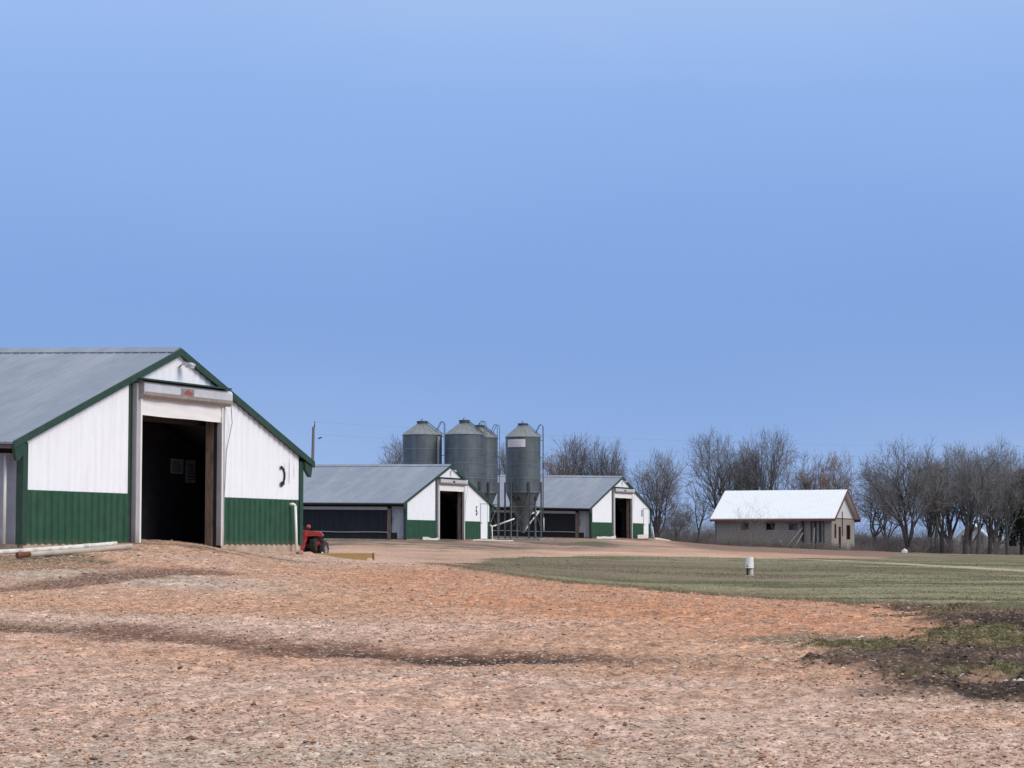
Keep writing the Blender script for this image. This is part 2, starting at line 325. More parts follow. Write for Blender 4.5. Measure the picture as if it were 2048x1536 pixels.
RUT2 = [pd(*q) for q in [(-400,38.0),(0,40.5),(100,41.5),(200,43.6),(300,45.6),(420,47.2)]]
RUT3 = [pd(*q) for q in [(-400,29.5),(200,30.2),(500,28.3)]]
def bump_local(X, Y):
    # trodden lip of dirt in the doorways
    z = np.zeros(X.shape)
    for b, h in ((0, -0.03), (1, 0.05), (2, 0.05)):
        o = BARN[b]['o']; uu = (X-o[0])*U[0]+(Y-o[1])*U[1]; vv = (X-o[0])*V[0]+(Y-o[1])*V[1]
        z += h*np.exp(-((uu-0.1)/1.6)**4)*np.exp(-(np.maximum(-vv-0.1, 0)/0.9)**2)*np.exp(-(np.maximum(vv-3, 0)/3)**2)
    return z
def base_z(X, Y):
    X = np.atleast_1d(np.asarray(X, float)); Y = np.atleast_1d(np.asarray(Y, float)); out_ = np.zeros(X.shape)
    for i in range(0, len(X), 40000):
        Wp = warp(X[i:i+40000], Y[i:i+40000]); out_[i:i+40000] = phi(Wp, CW) @ RB[:n_]+RB[n_]+Wp @ RB[n_+1:]
    # the thin step where the gravel pad ends over the grass
    out_ += bump_local(X, Y)
    return out_
def masks(X, Y):
    n1 = fbm(X, Y, 0.9, 4, 3)-0.5; n2 = fbm(X, Y, 0.25, 3, 9)-0.5; n3 = fbm(X, Y, 3.0, 3, 21)-0.5
    m = {}
    m['grass'] = ss(-0.12, 0.12, sdist(X, Y, GRASS)+n1*(0.7+Y*0.012)+n3*0.3)
    sd_ = sdist(X, Y, SOIL); m['soil'] = ss(-0.5, 0.5, sd_+n1*2.6+n3*0.9+n2*1.8)*ss(42, 38, Y)
    m['rut'] = np.maximum(ss(1.6, 0.5, seg_d(X, Y, RUT1)+n1*1.5+n3*0.6)*ss(-0.35, 0.1, n2+0.22)*ss(3.2, 0.4, X), 1.0*ss(1.1, 0.4, seg_d(X, Y, RUT2)+n1*0.9+n3*0.3))
    m['rutcore'] = ss(0.65, 0.15, seg_d(X, Y, RUT1)+n1*0.7)*ss(3.6, 1.0, np.hypot(X+1.0, (Y-27.1)*1.5))
    m['track'] = ss(1.6, 0.6, seg_d(X, Y, TRACK)+n1*1.2)
    return m, n1, n2, n3
def micro(X, Y, m):
    z = (fbm(X, Y, 1.1, 5, 31, 0.62)-0.5)*0.10 + (fbm(X, Y, 5.0, 3, 41, 0.65)-0.5)*0.075
    far = ss(70, 50, Y); z = z*(0.35+0.65*far)
    z += m['soil']*((fbm(X, Y, 1.7, 4, 51, 0.65)-0.42)*0.34)
    z += m['grass']*ss(45, 60, Y)*(fbm(X, Y, 0.35, 4, 61)-0.5)*0.10
    z -= m['rut']*0.05+m['rutcore']*0.05
    return z
def ground_z(x, y):
    X = np.array([x], float); Y = np.array([y], float); m, *_ = masks(X, Y); return float((base_z(X, Y)+micro(X, Y, m))[0])

rows = [-30, -15, -5, 2, 7, 10, 12, 13]
y = 13.5
while y < 3600:
    rows.append(y)
    y += 0.075 if y < 40 else 0.11 if y < 66 else (0.115+(y-66)*0.010 if y < 260 else 2.05+(y-260)*0.06)
rows = np.array(rows)
tcol = np.concatenate([-np.geomspace(0.9, 0.30, 14)[:-1], np.linspace(-0.29, 0.29, 345), np.geomspace(0.30, 0.9, 14)[1:]])
GX = tcol[None, :]*(np.maximum(rows, 0)[:, None]*1.0+ 3.0); GY = np.repeat(rows[:, None], len(tcol), 1)
GX[:5] = np.sign(GX[:5])*np.abs(GX[:5])*1.0
gx, gy = GX.ravel(), GY.ravel()
m, n1, n2, n3 = masks(gx, gy)
gz = base_z(gx, gy)+micro(gx, gy, m)
# albedo
def lerp(a, b, t): return a+(np.asarray(b)-a)*t[:, None]
N = len(gx)
big = fbm(gx, gy, 0.12, 4, 71); med = fbm(gx, gy, 0.6, 4, 81); fine = fbm(gx, gy, 7.0, 2, 91)
col = np.tile(np.array([0.500, 0.305, 0.208]), (N, 1))
col = lerp(col, [0.530, 0.378, 0.305], ss(0.47, 0.63, big+0.25*(med-0.5)+ss(28, 16, gy)*0.24))       # greyer, cleaner gravel
def blob(px, Y, rx, ry): x0, y0 = pd(px, Y); return np.exp(-(((gx-x0)/rx)**2+((gy-y0)/ry)**2))
org = np.clip(blob(1550, 37, 4.2, 5.5)+blob(1250, 41, 3.5, 6)+blob(1050, 49, 3.2, 6)+0.8*blob(800, 50, 2.5, 8)+0.55*blob(150, 28.8, 2.6, 1.6)+0.5*blob(650, 26, 2.5, 1.2)+0.6*blob(1750, 30.5, 2.5, 1.5)+0.4*blob(1950, 20.0, 1.2, 0.6), 0, 1)
col = lerp(col, [0.490, 0.225, 0.118], np.clip(org*(0.65+1.0*(med-0.35)), 0, 1)*0.95)
gr = np.clip(blob(330, 43.5, 2.6, 2.6)+blob(20, 44, 2.4, 2.2)+0.7*blob(250, 17, 3, 1.2)+0.8*blob(900, 17.3, 1.6, 0.6)+0.4*blob(1700, 20, 3, 2), 0, 1)
col = lerp(col, [0.45, 0.385, 0.325], gr*0.8)
col = lerp(col, [0.47, 0.30, 0.205], np.clip(0.9*blob(450, 53, 2.2, 3)+0.6*blob(620, 55, 2, 3), 0, 1)*0.7)
lt = np.clip(blob(60, 47.3, 1.6, 1.3)+blob(-60, 46.5, 2.0, 1.6)+0.6*blob(130, 49.4, 1.0, 0.7), 0, 1)      # mossy verge by the wall
col = lerp(col, [0.135, 0.115, 0.070], ss(0.12, 0.50, lt+(med-0.5)*0.6)*0.9)
lip = np.clip(0.9*blob(330, 54.3, 2.3, 0.9)+0.7*blob(230, 51.2, 1.6, 0.5)+0.9*blob(520, 57.6, 1.7, 0.7), 0, 1)
col = lerp(col, [0.165, 0.115, 0.085], ss(0.3, 0.75, lip+(med-0.5)*0.6)*0.85)
band_ = fbm(gx*0.22, gy*0.9, 0.55, 4, 161, 0.55)-0.5
col = col*(1+0.30*band_*ss(70, 50, gy))[:, None]
hue = fbm(gx*0.30, gy*0.7, 0.7, 4, 171, 0.55)
col = lerp(col, [0.495, 0.262, 0.155], ss(0.52, 0.68, hue)*0.40*ss(70, 50, gy))
spk = fbm(gx*1.0, gy*0.55, 6.5, 2, 181, 0.7); spk2 = vnoise(gx*14.0, gy*6.0, 191)
col = col*(1+ss(75, 50, gy)*((spk-0.5)*0.85+(spk2-0.5)*0.40))[:, None]
# far farm road and its dark verge before the barns
farroad = ss(62, 75, gy)*(1-m['grass'])
fr_ = (fbm(gx*0.25, gy*0.12, 1.0, 4, 201, 0.6)-0.5)
col = lerp(col, [0.520, 0.345, 0.255], farroad*0.9)
col = col*(1+0.9*fr_*farroad)[:, None]
vb = np.zeros(N)
for b, (near, off) in ((1, (16.0, 0)), (2, (7.0, 0))):
    o = BARN[b]['o']; uu = (gx-o[0])*U[0]+(gy-o[1])*U[1]; vv = (gx-o[0])*V[0]+(gy-o[1])*V[1]
    vb = np.maximum(vb, ss(near, near*0.5, -vv+5*(n2)+ (med-0.5)*4)*ss(-26, -9, uu+n1*5)*ss(30, 10, uu+n1*3) if b == 1 else ss(2.4, 0.8, -vv+(med-0.5)*2)*ss(-9, -6, uu)*ss(11, 7, uu))
sidebare = ss(120, 131, gy+(med-0.5)*14-(gx+14)*0.5*(gx < -4))*ss(4, -3, gx+(med-0.5)*4)*ss(175, 160, gy)
vb = np.maximum(vb*ss(118, 128, gy), sidebare)*farroad
col = lerp(col, [0.155, 0.125, 0.100], vb*(0.55+0.5*ss(0.4, 0.6, med)))
padb = np.clip(1-np.hypot((gx-3)/7, (gy-166)/9), 0, 1)*farroad
col = lerp(col, [0.20, 0.165, 0.14], ss(0, 0.5, padb)*0.7)
berm = ss(118, 124, gy+n1*3)*ss(10, 14, gx)*(1-m['grass'])*ss(260, 200, gy)
col = lerp(col, [0.40, 0.235, 0.165], berm*0.6)
col = lerp(col, [0.16, 0.12, 0.10], ss(134, 150, gy+n1*14+(gx-14)*0.6)*ss(11, 14, gx)*0.75)        # rough ground round the old house
gpat = np.exp(-(((gx-5.6)/1.8)**2+((gy-160)/7)**2)); col = lerp(col, [0.12, 0.13, 0.07], ss(0.3, 0.7, gpat+(med-0.5)*0.5))
col = lerp(col, [0.14, 0.12, 0.075], ss(192, 202, gy+n1*6)*0.85)
col = lerp(col, [0.170, 0.092, 0.064], m['rut']*(0.66+0.32*ss(0.6, -0.2, gx/(gy+1e-6)*10))*(0.7+0.5*fine)); col = lerp(col, [0.060, 0.038, 0.030], m['rutcore']*0.95)
# old grass
gmed = fbm(gx*0.45, gy, 0.30, 5, 101, 0.6); gbig = fbm(gx*0.5, gy, 0.05, 3, 111)
gc = lerp(np.tile(np.array([0.225, 0.212, 0.130]), (N, 1)), [0.125, 0.125, 0.068], ss(0.42, 0.62, gmed))
gc = lerp(gc, [0.275, 0.250, 0.165], ss(0.53, 0.68, fbm(gx, gy, 0.22, 4, 121))*0.7)
gc = lerp(gc, [0.175, 0.130, 0.095], ss(0.54, 0.66, gbig)*0.6)
edge = ss(2.2, 0.2, sdist(gx, gy, GRASS))*ss(70, 55, gy)
gc = lerp(gc, [0.060, 0.064, 0.038], edge*0.75)
col = col*(1-m['grass'][:, None])+gc*m['grass'][:, None]
col = lerp(col, [0.46, 0.40, 0.27], m['track']*ss(70, 80, gy)*0.85*ss(0.35, 0.5, med+0.12))
gpx = np.clip(blob(1600, 29.4, 1.0, 0.8)+0.8*blob(1680, 30.2, 0.9, 0.6)+0.7*blob(1480, 27.0, 1.3, 0.5)+0.6*blob(1600, 26.2, 1.0, 0.5), 0, 1)
col = lerp(col, [0.170, 0.140, 0.092], ss(0.25, 0.75, gpx+(med-0.5)*0.9)*0.8)
# turned soil with moss
sc_ = lerp(np.tile(np.array([0.105, 0.072, 0.055]), (N, 1)), [0.050, 0.038, 0.031], ss(0.45, 0.65, med))
ms = fbm(gx, gy, 0.42, 4, 131)*0.72+fbm(gx*0.6, gy, 2.2, 3, 133)*0.28
mossb = np.clip(0.9*blob(1880, 31.0, 1.6, 1.6)+0.9*blob(1870, 35.5, 1.5, 1.3)+0.9*blob(1940, 29.0, 1.3, 1.2)-1.0*blob(2030, 33.0, 1.3, 2.0)-0.5*blob(2040, 27.0, 0.8, 1.5)+0.5*blob(1700, 28.4, 1.5, 1.0)+0.4*blob(2000, 24, 1.5, 1.5), 0, 1)
sc_ = lerp(sc_, [0.120, 0.112, 0.055], ss(0.40, 0.62, ms*0.75+mossb*0.42-0.06))
sc_ = lerp(sc_, [0.30, 0.19, 0.13], ss(0.66, 0.74, fbm(gx, gy, 0.7, 4, 141))*0.8)
col = col*(1-m['soil'][:, None])+sc_*m['soil'][:, None]
kind = np.clip(1-m['grass']-m['soil']*0.6, 0, 1)*ss(120, 60, gy)

def ground_material():
    mt = bpy.data.materials.new('gravel_soil_and_grass'); mt.use_nodes = True; n = mt.node_tree; b = n.nodes['Principled BSDF']
    b.inputs['Roughness'].default_value = 0.95; b.inputs['Specular IOR Level'].default_value = 0.12
    at_ = n.nodes.new('ShaderNodeAttribute'); at_.attribute_name = 'albedo'
    km = n.nodes.new('ShaderNodeAttribute'); km.attribute_name = 'kindmask'
    g = n.nodes.new('ShaderNodeTexCoord')
    def noise(scale, det, rough=0.6, st=(1, 1, 1)):
        mpn = n.nodes.new('ShaderNodeMapping'); mpn.inputs['Scale'].default_value = st; n.links.new(g.outputs['Object'], mpn.inputs[0])
        q = n.nodes.new('ShaderNodeTexNoise'); q.inputs['Scale'].default_value = scale; q.inputs['Detail'].default_value = det; q.inputs['Roughness'].default_value = rough
        n.links.new(mpn.outputs[0], q.inputs['Vector']); return q
    a = noise(9, 6, 0.7); c = noise(28, 3, 0.6)
    def ramp_(sock, p0, p1, c0, c1):
        r = n.nodes.new('ShaderNodeValToRGB'); r.color_ramp.elements[0].position = p0; r.color_ramp.elements[1].position = p1
        r.color_ramp.elements[0].color = c0; r.color_ramp.elements[1].color = c1; n.links.new(sock, r.inputs[0]); return r.outputs[0]
    f1 = ramp_(a.outputs['Fac'], 0.34, 0.66, (0.55, 0.52, 0.50, 1), (1.35, 1.36, 1.37, 1))
    f2 = ramp_(c.outputs['Fac'], 0.34, 0.66, (0.70, 0.69, 0.69, 1), (1.26, 1.27, 1.28, 1))
    m1 = n.nodes.new('ShaderNodeMixRGB'); m1.blend_type = 'MULTIPLY'; m1.inputs['Fac'].default_value = 1
    n.links.new(at_.outputs['Color'], m1.inputs['Color1']); n.links.new(f1, m1.inputs['Color2'])
    m2 = n.nodes.new('ShaderNodeMixRGB'); m2.blend_type = 'MULTIPLY'; m2.inputs['Fac'].default_value = 1
    n.links.new(m1.outputs[0], m2.inputs['Color1']); n.links.new(f2, m2.inputs['Color2'])
    vo = n.nodes.new('ShaderNodeTexVoronoi'); vo.inputs['Scale'].default_value = 30; n.links.new(g.outputs['Object'], vo.inputs['Vector'])
    sp = n.nodes.new('ShaderNodeSeparateColor'); n.links.new(vo.outputs['Color'], sp.inputs[0])
    sel = ramp_(sp.outputs[0], 0.80, 0.84, (0, 0, 0, 1), (0.75, 0.75, 0.75, 1))
    mk = n.nodes.new('ShaderNodeMath'); mk.operation = 'MULTIPLY'; n.links.new(sel, mk.inputs[0]); n.links.new(km.outputs['Fac'], mk.inputs[1])
    pale = n.nodes.new('ShaderNodeMixRGB'); pale.inputs['Color1'].default_value = (0.50, 0.40, 0.35, 1); pale.inputs['Color2'].default_value = (0.22, 0.13, 0.09, 1)
    n.links.new(ramp_(sp.outputs[1], 0.55, 0.6, (0, 0, 0, 1), (1, 1, 1, 1)), pale.inputs['Fac'])
    m3 = n.nodes.new('ShaderNodeMixRGB'); n.links.new(mk.outputs[0], m3.inputs['Fac']); n.links.new(m2.outputs[0], m3.inputs['Color1']); n.links.new(pale.outputs[0], m3.inputs['Color2'])
    n.links.new(m3.outputs[0], b.inputs['Base Color'])
    bu = n.nodes.new('ShaderNodeBump'); bu.inputs['Strength'].default_value = 0.7; bu.inputs['Distance'].default_value = 0.03
    n.links.new(a.outputs['Fac'], bu.inputs['Height'])
    n.links.new(bu.outputs[0], b.inputs['Normal'])
    return mt
M['ground'] = ground_material()
nr, nc = GX.shape
idx = np.arange(nr*nc).reshape(nr, nc)
Fq = np.stack([idx[:-1, :-1], idx[:-1, 1:], idx[1:, 1:], idx[1:, :-1]], -1).reshape(-1, 4)
g_o = np_mesh('ground', np.stack([gx, gy, gz], -1), Fq, M['ground'], smooth=True, cols=np.clip(col, 0, 1), shade=kind)
tag(g_o, kind='structure')

# ------------------------------------------------------------------ barns
HW, HE, WE, WR, WL = 6.1, 6.65, 2.266, 4.83, 1.198
SL = (WR-WE)/HE
def roofline(u): return WR-SL*abs(u)

def corr(mb, a0, a1, lo, hi, P, pitch=0.26, depth=0.026):
    """one ribbed sheet from a0 to a1; lo/hi give its foot and head at each point; P(a, depth, w) -> local point"""
    offs = [0, 0.34, 0.46, 0.88, 1.0]; ds = [0, 0, 1, 1, 0]
    k0 = math.floor(a0/pitch); pts = []
    k = k0
    while k*pitch < a1:
        for o_, d_ in zip(offs[:-1], ds[:-1]):
            a = (k+o_)*pitch
            if a0+1e-6 < a < a1-1e-6: pts.append((a, d_*depth))
        k += 1
    def dep(a):
        t = (a/pitch) % 1.0
        for i in range(4):
            if offs[i] <= t <= offs[i+1]: return depth*(ds[i]+(ds[i+1]-ds[i])*(t-offs[i])/(offs[i+1]-offs[i]))
        return 0
    pts = [(a0, dep(a0))]+pts+[(a1, dep(a1))]
    vs = []; n = len(pts)
    for a, d in pts: vs += [P(a, d, lo(a)), P(a, d, hi(a)), P(a, d-0.004, lo(a)), P(a, d-0.004, hi(a))]
    fs = []
    for i in range(n-1):
        p = 4*i; q = p+4; fs += [(p, q, q+1, p+1), (p+2, p+3, q+3, q+2), (p+1, q+1, q+3, p+3), (p, p+2, q+2, q)]
    fs += [(0, 1, 3, 2), (4*n-4, 4*n-2, 4*n-1, 4*n-3)]
    mb.add(vs, fs)

DU0, DU1, DTOP = -1.7, 1.9, 3.95
def barn(i, label, digit_fn, man_door, side, length, cam_ribs):
    B = BARN[i]; g = B['g']; o = B['o']
    root = empty('poultry_barn', o, ANG, label, 'barn', 'three white and green gabled barns')
    T = lambda u, v, w_: (u, v, w_+g*v)
    def mb(): return MB(T)
    # backing wall with the doorway left open
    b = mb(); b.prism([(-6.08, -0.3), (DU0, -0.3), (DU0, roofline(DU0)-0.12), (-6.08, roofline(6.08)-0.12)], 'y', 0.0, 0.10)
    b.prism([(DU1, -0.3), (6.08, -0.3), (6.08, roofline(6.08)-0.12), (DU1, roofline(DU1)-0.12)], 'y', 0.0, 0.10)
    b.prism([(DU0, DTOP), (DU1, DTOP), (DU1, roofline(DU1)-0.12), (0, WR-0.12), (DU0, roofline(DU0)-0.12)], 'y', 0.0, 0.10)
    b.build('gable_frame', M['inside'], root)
    pit = 0.26
    P = lambda a, d, w_: (a, -0.012-d, w_)
    top = lambda a: roofline(a)-0.15
    step = 4*pit; dpt = [0.016]
    def sheets(u0, u1, lo, hi, name, m_):
        k = math.ceil((u0+0.05)/step); cuts = [u0]+[k_*step for k_ in range(k, int(math.floor((u1-0.05)/step))+1)]+[u1]
        for a, c in zip(cuts, cuts[1:]):
            if c-a < 0.03: continue
            if a < 0 < c and hi is top:      # keep the apex sharp
                q = mb(); corr(q, a, -1e-4, lo, hi, P, pit); corr(q, 1e-4, c, lo, hi, P, pit); q.build(name, m_, root)
            else:
                q = mb(); corr(q, a+0.001, c-0.001, lo, hi, P, pit, dpt[0]); q.build(name, m_, root)
    zero = lambda a: 0.0; line = lambda a: WL
    regsW = [(-6.04, -2.03), (2.10, 6.02)]; regsG = [(-6.04, -2.03), (2.10, 6.02)]
    if man_door:
        md0, md1, mdt = 4.60, 5.60, 2.36
        regsG = [(-6.04, -2.03), (2.10, md0-0.05), (md1+0.05, 6.02)]
        regsW = [(-6.04, -2.03), (2.10, md0-0.05), (md1+0.05, 6.02)]
        q = mb(); corr(q, md0-0.05, md1+0.05, lambda a: mdt+0.05, lambda a: max(top(a), mdt+0.06), P, pit); q.build('siding_sheet', M['white'], root)
    dpt[0] = 0.040
    for a, c in regsG: sheets(a, c, zero, line, 'green_siding_sheet', M['green'])
    dpt[0] = 0.016
    for a, c in regsW: sheets(a, c, line, top, 'siding_sheet', M['white'])
    sheets(-1.95, 2.02, lambda a: DTOP+0.03, top, 'siding_sheet', M['white'])
    # corners, foundation
    for s in (-1, 1):
        b = mb(); b.box(min(s*6.03, s*6.21), max(s*6.03, s*6.21), -0.052, 0.13, -0.02, WE-0.02); b.build('corner_trim', M['greentrim'], root)
    b = mb(); b.box(-6.12, DU0-0.2, -0.02, 0.12, -0.55, -0.002); b.build('foundation', M['concrete'], root)
    b = mb(); b.box(DU1+0.2, 6.12, -0.02, 0.12, -0.55, -0.002); b.build('foundation', M['concrete'], root)
    b = mb(); b.box(-6.16, -5.99, 0.121, length, -0.6, -0.022); b.build('foundation', M['concrete'], root)
    b = mb(); b.box(-2.09, -2.035, -0.045, -0.002, 0, roofline(2.05)-0.17); b.build('door_side_trim', M['greentrim'], root)  # narrow dark green strip left of the doorway
    # roof slabs with standing ribs
    for s in (-1, 1):
        b = MB(T)
        nv = int((length+0.25)/0.26); prof = []
        for k in range(nv):
            v0 = -0.11+k*0.26; prof += [(v0, 0), (v0+0.18, 0), (v0+0.205, 0.011), (v0+0.235, 0.011)]
        prof.append((-0.11+nv*0.26, 0)); vs = []
        for v_, d in prof:
            vs += [(0, v_, WR-0.03+d), (s*HE, v_, WE-0.03+d), (0, v_, WR-0.075), (s*HE, v_, WE-0.075)]
        fs = []; n = len(prof)
        for k in range(n-1):
            p = 4*k; q = p+4; fs += [(p, p+1, q+1, q), (p+2, q+2, q+3, p+3), (p+1, p+3, q+3, q+1)]
        fs += [(0, 2, 3, 1), (4*n-4, 4*n-3, 4*n-1, 4*n-2)]
        b.add(vs, fs); b.build('roof_slope', M['roof'], root)
        # rake fascia board
        b = mb(); e = HE+0.02
        b.prism([(0, WR), (s*e, roofline(e)), (s*e, roofline(e)-0.17), (0, WR-0.17)] if s > 0 else [(0, WR), (0, WR-0.17), (s*e, roofline(e)-0.17), (s*e, roofline(e))], 'y', -0.15, -0.112)
        b.build('rake_board', M['greentrim'], root)
        b = mb(); b.prism([(0, WR-0.10), (s*e, roofline(e)-0.10), (s*e, roofline(e)-0.155), (0, WR-0.155)] if s > 0 else [(0, WR-0.10), (0, WR-0.155), (s*e, roofline(e)-0.155), (s*e, roofline(e)-0.10)], 'y', -0.111, -0.046)
        b.build('rake_soffit', M['greentrim'], root)
        # boxed eave return
        b = mb(); x1 = 6.60; x0 = 6.215
        pr = [(s*x0, roofline(x0)-0.19), (s*x1, roofline(x1)-0.19), (s*(x1-0.07), roofline(x1)-0.46), (s*(x1-0.16), roofline(x1)-0.45), (s*x0, roofline(x0)-0.40)]
        if s > 0: pr = pr[::-1]
        b.prism(pr, 'y', -0.11, -0.03); b.build('eave_return', M['greentrim'], root)
        b = mb(); b.box(min(s*6.56, s*6.60), max(s*6.56, s*6.60), -0.03, length, WE-0.17, WE-0.07); b.build('eave_board', M['eaveboard' if i == 0 else 'darkwood'], root)
        b = mb(); b.box(min(s*6.12, s*6.56), max(s*6.12, s*6.56), 0.0, length, WE-0.165, WE-0.14); b.build('soffit', M['darkwood'], root)
    b = mb(); b.prism([(-0.28, WR-0.125), (0, WR+0.0), (0.28, WR-0.125), (0.28, WR-0.105), (0, WR+0.035), (-0.28, WR-0.105)], 'y', -0.10, length); b.build('ridge_cap', M['roof'], root)
    # side walls
    s = -1
    if side == 'metal':
        b = mb(); b.box(-6.06, -6.0, 0.101, length, -0.3, 2.40); b.build('side_wall_frame', M['inside'], root)
        Ps = lambda a, d, w_: (-6.085-d, a, w_)
        a = 0.14
        while a < length:
            c = min(a+1.04, length); q = mb(); corr(q, a, c-0.002, lambda x: -0.02, lambda x: 2.0, Ps, 0.26); q.build('side_sheet', M['sidemetal'], root); a = c
            if a > 10: q = mb(); corr(q, a, length, lambda x: -0.02, lambda x: 2.0, Ps, 0.26); q.build('side_sheet', M['sidemetal'], root); break
        b = mb(); b.tube((-6.20, 0.44, -0.02), (-6.20, 0.44, 1.95), 0.035, n=10); b.build('downpipe', M['pvc'], root, True)
    else:
        Ps = lambda a, d, w_: (-6.085-d, a, w_)
        b = mb(); b.box(-6.06, -6.0, 0.101, length, -0.3, 2.40); b.build('side_wall_frame', M['inside'], root)
        for a, c in ((0.135, 0.62), (0.622, 1.02)):
            q = mb(); corr(q, a, c, lambda x: 0.0 if a < 0.5 else 0.02, lambda x: 2.02, Ps, 0.13, 0.018); q.build('side_sheet', M['sidemetal'], root)
        b = mb(); b.box(-6.20, -6.12, 1.06, 1.28, 0.0, 1.90); b.build('curtain_post', M['wood'], root)
        b = mb(); b.tube((-6.22, 1.02, 0.35), (-6.22, 1.02, 1.85), 0.02, n=6); b.build('winch_pipe', M['leg'], root)
        b = mb(); b.box(-6.19, -6.12, 0.98, 1.04, 0.9, 1.35); b.build('winch', M['black'], root)
        b = mb(); k = 0; v0 = 1.30
        pts = []
        while v0 < length: pts.append((v0, 0.02*((k % 2))+0.008*rnd.random())); v0 += 0.11; k += 1
        vs = []; fs = []
        for v_, d in pts: vs += [(-6.09-d, v_, 0.40), (-6.09-d, v_, 1.84)]
        for j in range(len(pts)-1): fs.append((2*j, 2*j+2, 2*j+3, 2*j+1))
        b.add(vs, fs); b.build('side_curtain', M['net'], root)
        b = mb(); b.box(-6.15, -6.115, 1.30, length, 1.80, 1.99); b.build('curtain_strip', M['strip'], root)
        b = mb(); b.box(-6.11, -6.07, 0.62, length, -0.2, 0.38); b.build('kick_board', M['net'], root)
        b = mb(); pts = [(-6.17, 1.2+k*0.9, 0.40+0.015*math.sin(k*1.3)) for k in range(int((length-1.2)/0.9))]; b.path(pts, 0.022, 6); b.build('curtain_cable', M['strip'], root)
    b = mb(); b.box(6.0, 6.09, 0.301, length, -0.3, 2.40); b.build('side_wall', M['sidemetal'], root)
    b = mb(); b.prism([(-6.0, -0.3), (6.0, -0.3), (6.0, roofline(6.0)-0.09), (0, WR-0.09), (-6.0, roofline(6.0)-0.09)], 'y', length-0.1, length-0.02); b.build('rear_gable', M['white'], root)
    # inner partition and frame timbers
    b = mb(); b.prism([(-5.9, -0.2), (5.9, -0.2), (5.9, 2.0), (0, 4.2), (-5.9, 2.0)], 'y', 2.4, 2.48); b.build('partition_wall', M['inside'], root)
    b = mb(); b.box(-3.6, 3.6, 0.6, 0.72, 3.0, 3.2); b.build('tie_beam', M['darkwood'], root)
    # doorway: jambs, timber reveal, header flashing, roll-up housing, curtain
    for a, c, w0 in ((DU0-0.2, DU0, -0.03), (DU1, DU1+0.17, -0.03)):
        b = mb(); b.box(a, c, -0.125, 0.0, w0, DTOP-0.10); b.build('door_jamb', M['jamb'], root)
        b = mb(); b.box(c-0.065 if a < 0 else a, c if a < 0 else a+0.05, -0.150, -0.126, w0, DTOP-0.42); b.build('curtain_guide', M['pvc'], root)
    for a, c in ((0.105, 0.20), (0.205, 0.34)):
        b = mb(); b.box(DU1+0.0, DU1+0.16, a, c, -0.1, DTOP-0.35); b.build('timber_post', M['wood'], root)
    b = mb(); b.box(DU0-0.18, DU0-0.02, 0.105, 0.30, -0.1, DTOP-0.3); b.build('timber_post', M['wood'], root)
    b = mb(); b.box(DU0-0.22, DU1+0.15, -0.34, -0.03, DTOP-0.015, DTOP+0.02); b.build('header_flashing', M['greentrim'], root)
    h0, h1 = DU0-0.10, DU1+0.30
    sec = [(-0.02, 3.56), (-0.19, 3.535), (-0.245, 3.59), (-0.265, 3.67), (-0.265, 3.835), (-0.22, 3.895), (-0.02, 3.90)]
    b = mb(); b.prism([(v_, w_) for v_, w_ in sec], 'x', h0, h1); hs = b.build('door_housing', M['housing'], root)
    b = mb(); b.prism([(v_*1.03-0.002, w_) for v_, w_ in [(-0.02, 3.525), (-0.19, 3.50), (-0.262, 3.575), (-0.268, 3.655), (-0.02, 3.655)]], 'x', h0+0.05, h1-0.01); b.build('housing_underside', M['housingunder'], root)
    b = mb(); b.prism([(-0.02, 3.48), (-0.20, 3.48), (-0.27, 3.58), (-0.27, 3.86), (-0.22, 3.93), (-0.02, 3.94)], 'x', h0-0.035, h0-0.001); b.build('housing_end_plate', M['endplate'], root)
    if i == 0:
        b = mb(); b.box(-0.19, 0.37, -0.280, -0.267, 3.66, 3.83); pl = b.build('maker_plate', M['endplate'], root)
        b = mb(); b.prism([(-0.12, 3.68), (0.28, 3.68), (0.32, 3.73), (0.20, 3.76), (0.10, 3.80), (0.0, 3.78), (-0.06, 3.74)], 'y', -0.284, -0.2805); b.build('plate_emblem', M['redfaded'], pl)
    else:
        b = mb(); b.box(0.0, 0.28, -0.280, -0.267, 3.67, 3.78); b.build('maker_plate', M['darkwood'], root)
    # curtain with shallow folds
    nu, nw = 24, 8; vs = []; fs = []
    cu0, cu1 = DU0+0.0, DU1+0.02; wb = 3.09+0.02*i
    for a in range(nu+1):
        for c in range(nw+1):
            u_ = cu0+(cu1-cu0)*a/nu; w_ = wb+(3.56-wb)*c/nw; dd = 0.010*math.sin(u_*5+w_*3)+0.004*math.sin(w_*30+u_*2)+0.010*max(0, u_-0.9)*math.sin((u_+w_)*22)
            vs.append((u_, -0.105-dd, w_+(0.004*math.sin(u_*3.1) if c == 0 else 0)))
    for a in range(nu):
        for c in range(nw): q = a*(nw+1)+c; fs.append((q, q+nw+1, q+nw+2, q+1))
    nn = len(vs); vs += [(x_, y_+0.006, z_) for x_, y_, z_ in vs]; fs += [tuple(reversed([nn+k for k in f])) for f in fs]
    b = mb(); b.add(vs, fs); b.build('door_curtain', M['curtainwhite'], root, True)
    b = mb(); b.path([(h1+0.02, -0.2, 3.66), (2.42, -0.12, 3.1), (2.26, -0.06, 2.4), (2.17, -0.06, 1.2)], 0.009, 6); b.build('winch_cord', M['leg'], root)
    # number painted on the right-hand wall
    q = mb(); digit_fn(q); q.build('house_number', M['black'], root)
